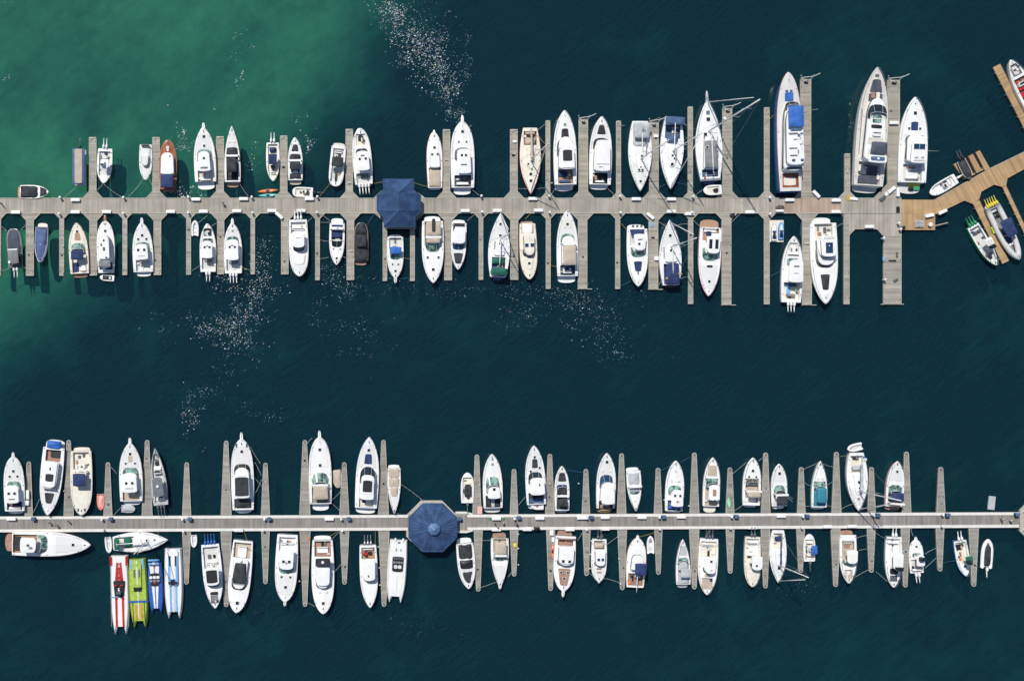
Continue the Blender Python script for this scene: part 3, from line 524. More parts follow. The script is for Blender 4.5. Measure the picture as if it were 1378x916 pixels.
three black panels bowrider | with teal windshield, right of the wide cruiser | speedboat | 756 626.7 756.6 689.6 19.6 | m W W I | plat 5 90 W; pad 67 86 58 K .6; ws 62 56 46 74 .5 u; cov 38 56 72 K .3 .92; arch 37 80 1.3; cov 7 36 76 K .35 .95; top 14 32 60 1.4 K .95
white cruiser with navy windshield | arc and teak stern deck, single bow hatch | motor yacht | 816.4 609 815.2 690 26 | m W W L | plat 8 84 T; ck 8 20 72 k; pad 3 14 50 T; cab 20 50 70 .9 W .85; ws 66 52 34 70 .9 u; top 16 52 68 2.0 W .9; h 85 0 .6; h 70 40 .3 I; h 70 -40 .3 I; seat 12 16 30 W; cush 54 0 .4 .4 T
pale grey covered cuddy | stern up with green-edged windshield | speedboat | 855.4 687.5 852.2 629 19.5 | p W W | plat 7 92 W; cov 12 40 78 s .25 .95; arch 42 84 1.3; cov 45 55 72 s .3 .9; ws 64 54 44 72 .5 e; h 76 0 .35 I
white cruiser with blue aft canvas | and two square roof hatches | motor yacht | 909.3 619.5 907 690 24.6 | m W W I | plat 4 88 W; ck 5 24 72 L; cov 8 15 66 R .3; ws 54 45 30 72 .8 e; top 14 46 66 2.0 W .92; h 35 28 .5; h 35 -28 .5; h 81 0 .55 I; h 62 40 .4 I; h 62 -40 .4 I; cush 24 0 .5 .4 T; str 23 24 -20 8 D
tan sunpad express | with beige cockpit and cream stern platform | sport cruiser | 959 615 956.5 690 22.5 | m W W F | plat 12 80 C; ck 13 62 74 B; pad 67 86 58 B .75; ws 64 54 40 70 .8 e; top 24 52 66 1.8 W .95; pad 32 44 20 F 1; str 20 21 0 60 D; rad 27 0 .25
beige oval cockpit cruiser | with beige bimini and three deck hatches | sport cruiser | 1013 615.4 1011.2 683 24 | m W W I | plat 5 78 W; ck 10 58 74 B; ws 58 52 40 70 .5 w; arch 34 80 1.7; top 22 34 70 1.7 B .95; pad 10 20 60 W; pad 5 8 60 W; h 74 0 .55; h 62 40 .4; h 62 -40 .4
black bimini white express | with rounded green windshield and dark bow hatch | sport cruiser | 1048 623.7 1049.4 685 21 | m W W I | plat 7 84 W; ck 8 44 74 I; ws 55 42 26 72 .7 e; pad 38 43 60 k; arch 33 80 1.6; top 12 31 70 1.6 K .95; h 79 0 .6; h 44 0 .3; ant 28 -60 2
teal canopied speedboat | slim white hull tied between two fingers | speedboat | 1103.7 619.8 1102.6 685.5 20.5 | p W W | plat 5 92 W; ck 7 58 76 E; cov 7 40 74 E .1 1; ws 58 48 38 72 .6 e; top 15 46 64 1.3 E .92; h 64 30 .3 I; h 64 -30 .3 I; str 4 5 0 20 D
tall masted white sailboat | stern up with dinghy and long grey sail cover | sailboat | 1155 687 1153 609 27.8 | s W W I | ck 5 34 60 C; cab 36 72 44 .5 W .6; cov 22 30 50 s .3; h 52 5 .3; h 60 5 .3; h 66 0 .3; h 79 0 .55 F; str 33 44 -45 4 F; wheel 10; gr 10 0 .5 .4 k; mast 66 18 .15 2 W; boom 63 14 s .38 1.4 12; cush 50 0 .5 .4 k; cush 8 70 .5 .5 R; cush 12 80 .7 .7 I
navy canvas teak platform cruiser | lying under the tall sailboat's leaning mast | sport cruiser | 1207.3 620 1203 686.8 24 | m W W X | plat 8 90 F; ck 9 48 76 T; ws 54 40 28 72 .7 e; cov 20 40 66 N .4 .9; top 20 38 66 1.5 N .9; arch 15 74 1.7; h 79 0 .5; pad 44 48 40 C; pad 10 14 70 L
largest lower pier motor yacht | moored alongside at the far left, teak stern platform | motor yacht | 122.3 732.7 4.4 730.6 33 | m W W F 1.9 | plat 10 80 F; ck 11 46 74 T; pad 12 20 56 K .95 0 .5; top 22 40 62 2.1 W .95; pad 42 46 52 N 1; ws 52 44 34 76 .9 e; h 80 0 .6; str 60 76 0 34 I .8; cush 31 0 .6 .5 D; cush 34 -20 .8 .5 S; ant 30
green dodger sailboat | lying alongside the lower pier above the race boats | sailboat | 226 726 152 731 26 | s W W I | ck 4 38 60 C; top 4 14 60 1.5 G .95; cov 20 34 60 G .55 .8; cab 36 66 44 .45 W .6; h 62 15 .4; h 76 10 .4 D; h 55 -20 .3 T; wheel 12; mast 62 17 .13 2 W; boom 60 10 W .15 1.3
red and white race catamaran | leftmost of the four colourful race boats | race catamaran | 161.8 853.6 159.7 748 25 | c W W | str 1 12 -82 12 X; str 1 12 82 12 X; str 8 42 0 28 X 1.9; str 8 38 0 12 W .3; str 14 44 0 6 X 1.5; pad 31 52 64 k .75 0 .1; con 47 0 26 D; str 0 9 -90 8 X; str 0 9 90 8 X; seat 36 38 14 X 32; seat 36 38 14 X -32; seat 40 44 10 W; str 52 90 -36 13 X .8; str 52 90 36 13 X .8; str 10 90 -92 3 S; str 10 90 92 3 S; str 51 52 -50 46 c
lime green race catamaran | with blue cross strap and silver spine | race catamaran | 187.6 844.6 183.8 752.4 25 | c y y | str 0 14 -60 14 c .6; str 0 14 60 14 c .6; pad 6 42 50 y .8 0 .25; str 2 86 0 7 I; pad 14 26 10 D 1 26 .04; pad 14 26 10 D 1 -26 .04; str 40 47 0 46 k .9; cov 40 45 40 k .1; str 60 63 0 100 b; str 66 88 30 8 Z; str 66 88 -30 8 Z; str 60 94 -62 3 k; str 60 94 62 3 k
blue and white race catamaran | smallest of the four, with aft wing | race catamaran | 210.3 825 207.4 757 20 | c b b | str 2 90 0 66 W .35; str 2 90 0 8 b; pad 20 46 58 k .9 0 .1; gr 28 0 .6 .7 W 3; gr 35 0 .6 .7 S 3; cush 38 0 .6 .6 X; arch 0 70 .9 c .4; arch -7 70 1.0 c .4; str -5 12 0 14 I
sky blue striped race catamaran | rightmost and longest-bowed of the four race boats | race catamaran | 234 832.4 232.5 738.4 25 | c W W | pad 2 50 56 W .8 0 .3; str 1 50 40 12 c; str 1 50 -40 12 c; str 3 24 30 9 D; str 3 24 -30 9 D; pad 42 50 36 c .9 0 .1; pad 43 47 22 k; str 50 90 30 12 c .9; str 50 90 -30 12 c .9; str 52 90 0 10 I; str 46 51 0 52 k .8
white V-shaped inflatable | resting by a tapered finger, right of race boats | dinghy | 261 736.5 261 720 9 | r W W | pad 20 50 40 I
blue trimmed white centre console | with four blue outboards and black roof | center console boat | 290 817.8 282.6 732 26 | m b W b | ck 4 40 80 I; cush 20 30 .8 .6 k; cush 20 -20 1 .8 D; seat 28 32 60 W; top 34 62 74 1.9 W .95; pad 38 58 56 k 1; ws 68 60 46 74 .8 u; pad 74 79 40 k; ck 80 92 40 S .2; ob 4 b; str 32 36 0 20 W
charcoal roofed picnic yacht | with white engine box in its tan cockpit | day boat | 318 824 327.3 727 30 | l W W L 1.6 | ck 3 24 76 B; seat 8 24 40 W; cab 25 66 66 1.1 W .85; pad 30 60 46 S 1.2; ws 70 58 48 70 1.0 g; cov 30 58 50 K .3 1.3; h 86 0 .7; rad 27 0 .35; str 70 80 0 40 I
white express with mint windshield | and twin roof hatches, stern to lower pier | motor yacht | 383.4 809 387 719 29.5 | f W W I | ck 4 26 74 W; seat 12 16 60 W; pul 6; top 19 50 66 2.0 W .95; ws 60 49 34 72 .9 e; h 38 26 .6; h 38 -26 .6; cush 12 0 1 .4 D; h 63 40 .45; h 63 -40 .45; h 78 0 .6; cush 40 0 .4 .3 D
white yacht with charcoal bimini | and radar dome over its aft deck | motor yacht | 435 825.3 434 721.4 29.8 | l W W I 1.8 | plat 5 90 W; ck 6 26 74 F; seat 14 22 50 W; cush 10 0 1.2 .6 k; cab 30 66 66 1.3 W .9; top 38 62 64 1.8 W .9; ws 69 60 50 66 .9 g; top 26 37 66 2.4 K .98; rad 31 0 .35; h 86 0 .6; str 74 84 0 40 I; h 72 30 .3 I; h 72 -30 .3 I
red seated triple outboard boat | with black seats too, behind its long white roof | center console boat | 498 817 495 733 23.5 | m W W | ck 4 22 76 T; gr 14 25 .8 .9 k 1; gr 14 -25 .8 .9 X 1; seat 6 9 60 W; ws 60 54 44 66 .7 g; top 20 55 72 1.9 W .9; h 30 0 .2 I; cush 47 -10 .5 .3 D; ob 3 M
white race catamaran | with grid of black seats, left of octagonal pavilion | race catamaran | 532 810.8 537.2 726.7 26 | c W W | pad 26 50 58 k .95 0 .08; gr 29 0 .5 .5 D 4; gr 35 0 .5 .5 S 4; gr 42 0 .8 .8 I 2; str 13 18 24 5 S; str 13 18 -24 5 S; str 2 5 0 14 S; str 56 80 0 3 I; cush -1 40 .8 .4 W; cush -1 -40 .8 .4 W
white edged black covered runabout | right below the octagonal pavilion | speedboat | 630.6 791.7 624.8 724 23.5 | m W W | plat 10 92 W; cov 12 42 78 K .3 1; cov 43 62 76 k .35 .95; cov 65 92 66 K .25 .45; str 62 64 0 60 C
beige roofed express | with teak swim platform, stern to lower pier | sport cruiser | 672.7 790 672.7 716.7 23.5 | p W W I | plat 10 84 F; ck 11 50 74 B; top 15 38 64 1.6 B .95; arch 40 66 1.6; cush 14 0 1.4 .3 D; ws 53 44 28 72 .7 e; str 62 76 14 2 D; str 62 76 -14 2 S; pul 2
brown foredeck trawler yacht | with three bow hatches and white roof | trawler yacht | 757.6 795 762 714.5 28.5 | l W W I 1.8 | plat 8 80 F; ck 9 24 72 F; arch 9 84 1.1; cab 24 56 70 1.4 W .95; top 24 53 70 1.5 W .95; pul 9; h 48 30 .6; h 48 -30 .6; ws 59 54 44 74 .7 g; pad 62 90 58 F .55; h 68 32 .45; h 68 -32 .45; h 78 0 .5; str 36 37 -20 10 I
twin outboard little cruiser | with two navy roof hatches and beige awning | speedboat | 805.6 782 806.7 725 20.5 | f W W I | ck 4 24 70 B; cov 10 21 66 B .3; cab 24 60 66 1.1 W .85; top 22 61 68 1.2 W .85; h 46 26 .6 u; h 46 -26 .6 u; ws 65 60 50 66 .5 g; pad 68 72 32 F; pad 76 80 32 F; pul 3; ob 2 D
teak trimmed trawler | with navy awning and jutting boom over stern | trawler yacht | 857.7 723 854.7 790 26 | l W W F 1.4 | ck 4 28 76 F; cush 8 55 .8 .6 Z; cush 18 20 1.5 .4 k; con 24 -20 26; cab 36 66 66 1.2 W .8; top 28 52 60 2.3 N 1 -20; ws 70 66 60 50 .4 g; cab 60 82 50 .3 W .7; pul 5; boom 26 -7 W .12 1; rad 22 -30 .3; ant 36 60 2
small white v-hulled dinghy | tied beside the teak trimmed trawler | dinghy | 875.3 720.5 876 744 10.5 | r W W | pad 15 40 50 I; pad 60 75 40 S
grey cushioned bowrider | with green windshield and grey covers, bow up | speedboat | 918.7 725 920.2 791.4 19 | p W W I | plat 8 80 s; pad 68 87 54 s .7; ws 64 57 46 74 .5 e; ck 9 58 76 s; cov 36 56 72 s .2; top 24 42 66 1.4 s .9; cov 9 24 74 s .2
cream fisher with tan pads | on its bow and three outboards | center console boat | 950.7 800 954.5 724.4 26.5 | m C W F | ck 5 32 78 C; ck 70 90 54 B .3; seat 10 14 60 W; cush 28 10 1.6 .5 k; pad 62 68 30 B; ws 62 58 46 50 .5 g; top 32 60 56 1.8 W .85; h 38 0 .5; rad 52 0 .22; pad 72 88 36 B .6; ob 3 D
cream foredeck twin outboard boat | with square white offset roof | center console boat | 1012 789 1013.4 722 22 | f C C F | ck 4 36 76 W; seat 12 16 60 I; cush 40 -40 .5 1 k; con 56 0 40 g; top 36 64 64 1.8 W .95 18; h 55 10 .45; cab 68 88 56 .2 C .7; ob 2 D
navy sail cover sailboat | with forestay reaching over the water, stern to pier | sailboat | 1046.8 783.5 1047.5 713 22.5 | s W W I | ck 6 34 54 C; cov 12 20 40 N .3; cab 36 68 48 .45 W .6; h 72 5 .6; str 14 15 0 60 D; h 45 0 .3 I; mast 66 15 .13 1 W; boom 63 14 N .22 1.2
blue bimini small fishing boat | with one outboard, bow to the lower pier | center console boat | 1089 718 1089.6 755 15.5 | f W W | ck 8 80 74 C; con 44 -20 30; top 30 62 54 1.6 R .95 -30; seat 20 26 40 W; seat 66 72 50 W; ob 1 D
tan cockpit bowrider cruiser | with white square roof and teak stern platform | sport cruiser | 1141.8 784.5 1141.4 713.8 22.5 | m W W I | plat 8 84 F; ck 20 62 74 B; ck 74 91 46 B .3; cush 81 0 1 .8 C; seat 22 26 50 C; pad 9 19 70 W; top 34 60 66 1.9 W .9; ws 68 60 50 68 .6 e; pad 27 34 36 F
twin outboard white sportfisher | beneath the longest right side tapered finger | center console boat | 1202 790 1203.5 722 22 | m W W I | ck 4 38 78 W; seat 12 15 60 W; cush 11 0 2.2 .4 D; top 30 62 66 1.9 W .9; con 60 0 44 g; pad 62 74 46 k; ck 76 88 44 D .3; ob 2 W
small white cabin fisher | bow to pier with square offset roof | center console boat | 1232 725.3 1234.4 772 19 | f W W I | plat 3 60 W; ck 5 42 76 I; pul 7; ws 62 56 48 60 .5 e; top 26 58 58 1.7 W .95; h 80 0 .4; seat 10 15 60 W; cush 18 40 .7 .5 k; con 48 0 34 k; ob 2 W
green topped grey fishing boat | slanted bow down near right end of pier | center console boat | 1300 774.7 1292 727 18 | m c W c | ck 5 64 78 C; gr 22 -20 .6 .6 k 2; gr 14 -20 .6 .6 k 2; top 42 60 54 1.6 G .95 30; cush 52 -30 .7 .5 Z; h 72 0 .5; con 58 0 36 g; cush 8 40 .8 .5 n; ob 2 W
inflatable with charcoal cover | last boat at the right end of lower pier | rigid inflatable boat | 1330 724.5 1327.7 763.3 16.5 | r W S | cov 6 80 64 K .45 1; ob 1 W
'''
DINGHY='''
white console dinghy | hanging across the biggest sailing yacht's stern | dinghy | 944.5 257.5 969 256 13 | f W W | ck 14 80 70 C .25; con 36 0 26 k; cush 22 0 .4 .8 D; cush 26 30 .3 .3 X
white tender with black seats | across the grey awning cabin boat's stern | dinghy | 134.5 373 153.5 374.5 8 | f W W | ck 14 80 70 k .2; cush 30 0 .5 .5 W; cush 55 0 .6 .6 k
pink covered dinghy | floating beside a lower left finger | dinghy | 136 686.5 135.3 665 11 | r q p | cov 8 84 60 p .3 .8
translucent covered dinghy | behind the cruiser with tan strip | dinghy | 182 684.5 163.5 684 9.5 | f s s | cov 4 94 90 s .35 .85
beige covered inflatable | between beige awning cruiser and finger | dinghy | 455.5 656 452.5 632 11.5 | f B B | cov 4 96 92 B .35 .8
white stern dinghy with tubes | across the tall masted sailboat's stern | dinghy | 1140.5 604.5 1160 600 11 | r W I | pad 30 60 40 I; pad 70 84 30 S
upright white dinghy | across the green dodger sailboat's stern | dinghy | 147 744 145 723 9.5 | r W I | pad 20 34 50 I
red seated jet dinghy | carried on the wide white cruiser's stern | dinghy | 714 680.5 731 681 8 | f W W | ck 14 74 66 W .2; cush 50 0 .4 .4 X
charcoal covered jet boat | resting on the wooden jet ski dock | dinghy | 1302.5 241 1291 216.5 12 | f D D | cov 3 97 92 K .4 .8; ob 2 k
'''
# finger piers: (x_centre, y_base, y_tip, width_base, width_tip, gusset, dir)
FING=[]
for x,yt,w,g in [(124.7,185,9.5,8.5),(210,185,9.5,8.5),(296,184,9.8,8.5),(381.8,183,9.3,8),(470,174,9.3,8),(600.8,174.5,9.3,8.5),(691.5,174.4,9.6,8.5),(737.3,162.6,5.6,6.5),(785,160,12,8.5),(832.4,163,5.8,6.5),(880,164,12,8.5),(929,144,6.2,7),(978.8,145,12.4,8.5),(1032,145,6.5,8),(1084.3,106,13.8,9),(1140.3,207,6.8,8),(1202.6,107,16,0)]:
    FING.append((x,266.3,x,yt,w,w,g))
for x,yt,w,g in [(-1.5,371,5.2,7),(40.2,371,10,9),(83,371,5.8,6.5),(125.5,370.6,9.8,9),(168,370,5.8,6.5),(211.8,370,9.6,9),(253.8,369.6,5.8,6.5),(297,369,9,8.5),(340.2,369,5.2,7),(383.3,369,9.4,9),(427.3,377,5.6,7),(471.5,376.8,9.6,9),(518,378,5.3,6),(555,378,5.8,6),(603,377,9.8,9),(647.2,376.5,5.4,6.5),(692,376.5,10,9),(737.7,388.5,5.7,7),(784,388.5,12,8.5),(831.3,388.7,5.8,7),(879.3,389,12.3,9),(929.5,409,6,7),(977.7,410,12.3,8),(1032,409.3,6.7,8),(1086,410,12.2,9),(1139.3,409.3,7,0),(1201,409,23.5,0)]:
    FING.append((x,287.2,x,yt,w,w,g))
for x,yt,wb in [(38.7,621,10.5),(92.4,592,13),(145.2,622,11.5),(198,592,14),(251.2,622,11.5),(304.3,593,14),(357.2,622.7,11.5),(410.2,592,14.2),(463.3,622,12.5),(516,592,14),(641.8,611.5,11.5),(691.7,631,10.5),(740,610.7,12),(788.5,631,10.5),(836.5,610,12),(885.6,629.5,10.5),(934.5,609,12.5),(982.4,629,11),(1030.5,609,12),(1078.4,628.5,10.5),(1125.7,608,12.5),(1172.9,628.5,10.3),(1220,607.8,11.8),(1266.2,628.3,11.3)]:
    FING.append((x,'LN',x,yt,wb,5.2,-1))
for x,yt,wb in [(251,785.5,11),(304.4,815.7,14.4),(357.2,785,10.8),(410.5,815.4,13.8),(463.6,785.6,12),(516.7,815.4,14.2),(643.5,795,11.3),(691.8,774.7,10.5),(741,794,11.3),(789.3,774,10),(837.3,793,12),(886,772.4,10),(934.3,792,13),(982.6,771,11),(1030,790.7,11.8),(1077.4,769.7,10.8),(1124.5,788.8,12.4),(1172.4,769.7,10.8),(1218.3,789.4,11.5),(1265,768,10.7),(1310.5,788.6,12.8)]:
    FING.append((x,'LS',x,yt,wb,5.2,-1))
PED_U=[(82,266.5),(167,266.5),(254,266),(339,266),(427,265.5),(647,264.5),(738,264.5),(833,264.8),(931,265.3),(1034,266.4),(80.6,288.3),(167,287.7),(254,287),(340,287),(426.5,286.6),(648,285.8),(738.5,286.5),(833.5,286.8),(929.5,286.5),(1034,288.6),(1206.7,301),(1209,309),(1186.5,321),(1188,376.5)]
BOX_U=[(102,269.4,0),(264,268.6,0),(328,268,0),(416.4,268,0),(716.5,267.8,0),(855.3,268.2,0),(902.6,268.4,0),(1061.5,269.5,0),(1124,270,0),(1097.3,261.7,-45),(22,286,0),(102,285.7,0),(144,285.5,0),(230,285.2,0),(274,285,0),(319,284.3,0),(366,284,0),(375.8,290.5,-42),(405.2,284,0),(625.6,284,0),(668.6,283.8,0),(724,283.5,0),(902.7,284.9,0),(874.3,291,-40),(927,288,0),(1008,285.7,0),(1123.6,285.3,0),(1168.6,305.3,0),(1207,259,90),(1267,285.5,25),(1198.5,256,40),(1201.5,166,0)]
BOX_L=[(16,697.5,0),(443,697.6,0),(667.6,697,0),(725.8,696.5,0),(782,696,0),(813.7,695.3,0),(863,695.3,0),(916,694.7,0),(1050,693.7,0),(321.6,712.6,0),(667.6,711.8,0),(766.3,711.6,0),(709,711.4,0),(813.5,710.8,0),(1011,709,0),(1112.4,707.8,0),(1145.5,707.4,0),(38,665,90)]
BIN=[(46,697.2),(150,697.5),(256,697.4),(362.5,697.3),(469.4,697.2),(618.4,697.3),(697.6,695.7),(795,695.2),(892,694.7),(989.4,694),(1084.5,693.4),(1179.3,692.2),(1273,692),(1366,691.4)]
PED_L=[(138,698),(246,697.8),(356,697.7),(459,697.6),(691.5,697),(788.5,696),(885.5,695.2),(982.5,694.6),(1078,694),(1173,692.6),(1266,691.8),(140,712),(247.5,714),(354,712.7),(460.5,713),(788,711.6),(886,710.7),(981,709.6),(1077,709),(1174,707.5),(1265,707)]
PEOPLE=[(67,703,'W1','X','D',300),(76.5,706.5,'','R','D',290),(92,701,'','F','N',80),(665,702.5,'','Q','D',200),(669.5,708,'','I','N',180),(677,703,'','W','k',160),(695,704.5,'','K','k',120),(1348,698.5,'','I','D',250),(1360,700,'','Q','I',100),(300,273.5,'','c','D',140),(2,274.5,'','K','D',40),(577,0,'skip','','',0)]
MOOR=[
(140,248,165,266,'p'),(138,248,129.5,257,'p'),(193,240,172,265,'p'),(199,240,206,252,'p'),(323,248,334,264,'p'),(103,250,87,265,'p'),(444,247,430,264,'y'),(504,247,515,245,'y'),(558,246,577,251,'y'),(636,256,645,263,'p'),
(722,176,733,167,'p'),(726,184,733,193,'y'),(697.5,254,709,254,'p'),(723,254,735,253,'p'),(746,255,741,263,'p'),(818,254,829,265,'p'),(830,168,841,169,'p'),(876,163,888,158,'p'),(886,253,897,247,'b'),(908,245,926,249,'b'),(1029,167,1041,155,'y'),(937,262,945,256,'p'),(1079,152,1101,147,'p'),(1233,158,1242,160,'p'),(924,169,920,165,'p'),
(2,305,9,311,'p'),(28,309,34,303,'p'),(3,364,12,361,'p'),(30,358,36,363,'p'),(87,363,95,360,'b'),(87,366.5,99,368,'b'),(267,300,279,290,'p'),(285,304,293,299,'p'),(258,364,268,358,'p'),(326,360,337,364,'y'),(413,299,420,293,'p'),(431,287,445,298,'p'),(430.5,299,443,299,'p'),(430,323,443,325,'p'),(430.5,348,442,346,'p'),(460,345,466,347,'p'),(494,303,504,287,'b'),(543,347,552,349,'y'),(522,374,551,374,'b'),(629,297,638,289,'p'),(707,295,716,286,'y'),(741,357,750,359,'y'),(741,290,741,355,'y'),(834,299,843,309,'y'),(834,385,849,378,'b'),(886,298,897,305,'p'),(908,304,926,301,'p'),(886,384,890,378,'p'),(916,375,926,372,'p'),(934,297,943,305,'p'),(984,300,996,288,'p'),(1126,305,1140,298,'p'),(1130,286,1153,305,'p'),(1035,373,1049,365,'b'),(1077,318,1081,288,'b'),
(53,671,43,692,'p'),(149,628,157,637,'p'),(165,680,152,694,'p'),(337,601,351,624,'p'),(341,640,352,654,'p'),(343,622,352,640,'p'),(341,668,352,645,'p'),(411,600,420,589,'p'),(445,674,459,660,'p'),(446,677,458,688,'p'),(539,651,570,674,'p'),(534,690,542,694,'p'),(697,680,707,668,'p'),(764,632,785,635,'b'),(889,633,905,626,'b'),(916,622,932,614,'b'),(986,637,1004,622,'p'),(1021,620,1028,615,'p'),(988,687,1000,679,'p'),(1082,631,1098,624,'p'),(1108,624,1121,628,'p'),(1083,649,1092,654,'p'),(1114,652,1120,648,'p'),(1083,681,1093,681,'p'),(1113,680,1120,682,'p'),(1130,614,1138,613,'y'),(1132,685,1147,678,'p'),(1178,683,1192,679,'p'),(1062,668,1067,671,'p'),
(241,734,246,731,'b'),(329,716,333,727,'y'),(443,721,455,714.5,'y'),(448,724,458,715,'p'),(505,715,505,733,'y'),(449,772,460,758,'p'),(415,811,424,816,'p'),(649.5,726.5,661,726.5,'p'),(647,790,667,783,'p'),(684,776,690,768,'p'),(777,727,785,714,'p'),(817,732,831,722,'p'),(808,713,812,722,'y'),(860,722,881,716,'y'),(813,778,834,784,'p'),(793,770,799,776,'p'),(951,721,957,711,'y'),(1027,770,1035,777,'p'),(1152,724,1167,720,'p'),(1156,740,1167,738,'p'),(1151,776,1169,766,'p'),(1179,717,1191,724,'p'),(1179,769,1194,782,'p'),(1226,710,1229,721,'p'),(1245,745,1260,737,'p'),(1245,764,1260,750,'p'),(1269,757,1286,754,'b'),(213,715,213,725,'p')]
FEND=[(692,208,0),(742,247,0),(755,330,0),(645,652,0),(739,650,0),(778,650,0),(399,733,0),(401,748,0),(403,781,0),(509,735,0),(510,763,0),(511,786,0),(697,718,0),(697,737,0),(697,759,0),(795,727,0),(794,745,0),(793,764,0),(831,722,0),(832,751,0),(834,785,0),(1035,740,0),(1131,745,0),(55,327,0),(86,332.5,0),(86,367,0),(84,647,0),(87,660,0),(893,672,0),(926,680,0),(1110,692,0)]
# patches of sun glitter, painted as flecks: x y sx sy angle count size
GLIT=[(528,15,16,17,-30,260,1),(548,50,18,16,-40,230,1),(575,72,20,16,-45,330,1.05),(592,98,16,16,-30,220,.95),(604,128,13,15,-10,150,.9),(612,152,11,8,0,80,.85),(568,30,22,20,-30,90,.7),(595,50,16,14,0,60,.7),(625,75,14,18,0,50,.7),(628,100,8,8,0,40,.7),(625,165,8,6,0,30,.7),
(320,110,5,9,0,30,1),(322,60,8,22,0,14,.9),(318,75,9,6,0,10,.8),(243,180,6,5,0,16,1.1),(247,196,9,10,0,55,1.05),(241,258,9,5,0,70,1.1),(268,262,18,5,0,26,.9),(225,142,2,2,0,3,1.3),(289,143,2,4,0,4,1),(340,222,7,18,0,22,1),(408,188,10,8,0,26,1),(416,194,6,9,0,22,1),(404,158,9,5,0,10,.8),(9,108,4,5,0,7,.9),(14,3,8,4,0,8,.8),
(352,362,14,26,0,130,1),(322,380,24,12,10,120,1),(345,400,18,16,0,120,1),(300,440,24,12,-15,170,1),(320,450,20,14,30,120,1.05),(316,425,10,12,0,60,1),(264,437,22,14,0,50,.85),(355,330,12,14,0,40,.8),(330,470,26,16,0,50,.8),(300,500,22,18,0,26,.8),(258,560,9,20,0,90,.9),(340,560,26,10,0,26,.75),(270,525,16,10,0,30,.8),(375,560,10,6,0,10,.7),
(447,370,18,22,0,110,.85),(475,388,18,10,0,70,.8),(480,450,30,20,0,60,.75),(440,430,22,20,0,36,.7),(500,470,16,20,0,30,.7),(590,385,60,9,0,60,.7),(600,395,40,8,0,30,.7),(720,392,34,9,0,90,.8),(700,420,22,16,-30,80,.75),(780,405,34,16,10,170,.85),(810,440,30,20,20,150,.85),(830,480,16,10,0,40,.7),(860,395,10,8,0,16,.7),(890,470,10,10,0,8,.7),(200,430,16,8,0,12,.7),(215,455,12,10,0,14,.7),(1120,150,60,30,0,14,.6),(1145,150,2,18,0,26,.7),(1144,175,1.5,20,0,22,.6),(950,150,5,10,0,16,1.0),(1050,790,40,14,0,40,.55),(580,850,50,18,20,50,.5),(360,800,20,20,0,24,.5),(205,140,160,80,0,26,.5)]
sc=bpy.context.scene
# ---------------------------------------------------------------- extra materials
def dockmat(key,name,c1,c2,joint=3.0,rough=.85):
    m=bpy.data.materials.new(name); m.use_nodes=True; n=m.node_tree.nodes; l=m.node_tree.links; b=n['Principled BSDF']; b.inputs['Roughness'].default_value=rough
    tc=n.new('ShaderNodeTexCoord'); oi=n.new('ShaderNodeObjectInfo')
    def noise(st,sc_,det):
        mp=n.new('ShaderNodeMapping'); mp.inputs['Scale'].default_value=st; l.new(tc.outputs['Object'],mp.inputs[0])
        t=n.new('ShaderNodeTexNoise'); t.noise_dimensions='4D'; t.inputs['Scale'].default_value=sc_; t.inputs['Detail'].default_value=det; l.new(mp.outputs[0],t.inputs['Vector'])
        mu=n.new('ShaderNodeMath'); mu.operation='MULTIPLY'; mu.inputs[1].default_value=31; l.new(oi.outputs['Random'],mu.inputs[0]); l.new(mu.outputs[0],t.inputs['W']); return t
    t1=noise((2.2,.05,1),1.0,6); t2=noise((.35,.35,.35),1.0,3)
    r=n.new('ShaderNodeValToRGB'); r.color_ramp.elements[0].position=.33; r.color_ramp.elements[1].position=.67; r.color_ramp.elements[0].color=(*c1,1); r.color_ramp.elements[1].color=(*c2,1); l.new(t1.outputs[0],r.inputs[0])
    mr=n.new('ShaderNodeMapRange'); mr.inputs[1].default_value=.3; mr.inputs[2].default_value=.7; mr.inputs[3].default_value=.84; mr.inputs[4].default_value=1.12; l.new(t2.outputs[0],mr.inputs[0])
    sx=n.new('ShaderNodeSeparateXYZ'); l.new(tc.outputs['Object'],sx.inputs[0])
    def line(per,wd,dark):
        d=n.new('ShaderNodeMath'); d.operation='DIVIDE'; d.inputs[1].default_value=per; l.new(sx.outputs[0],d.inputs[0])
        f=n.new('ShaderNodeMath'); f.operation='FRACT'; l.new(d.outputs[0],f.inputs[0])
        c=n.new('ShaderNodeMath'); c.operation='LESS_THAN'; c.inputs[1].default_value=wd/per; l.new(f.outputs[0],c.inputs[0])
        q=n.new('ShaderNodeMath'); q.operation='MULTIPLY_ADD'; q.inputs[1].default_value=-dark; q.inputs[2].default_value=1; l.new(c.outputs[0],q.inputs[0]); return q
    a,c=line(joint,.07,.35),line(.15,.012,.5)
    m1=n.new('ShaderNodeMath'); m1.operation='MULTIPLY'; l.new(a.outputs[0],m1.inputs[0]); l.new(c.outputs[0],m1.inputs[1])
    m2=n.new('ShaderNodeMath'); m2.operation='MULTIPLY'; l.new(m1.outputs[0],m2.inputs[0]); l.new(mr.outputs[0],m2.inputs[1])
    vm=n.new('ShaderNodeVectorMath'); vm.operation='SCALE'; l.new(r.outputs[0],vm.inputs[0]); l.new(m2.outputs[0],vm.inputs['Scale']); l.new(vm.outputs[0],b.inputs['Base Color'])
    MATS[key]=m
dockmat('dock','grey_weathered_planks',(.275,.252,.215),(.435,.40,.345),4.4)
dockmat('dock_new','reddish_new_planks',(.36,.26,.20),(.47,.37,.29),2.2)
dockmat('dock_low','worn_grey_planks',(.205,.19,.175),(.31,.287,.265),3.6)
dockmat('fing','pale_grey_planks',(.26,.242,.205),(.42,.388,.335),3.0)
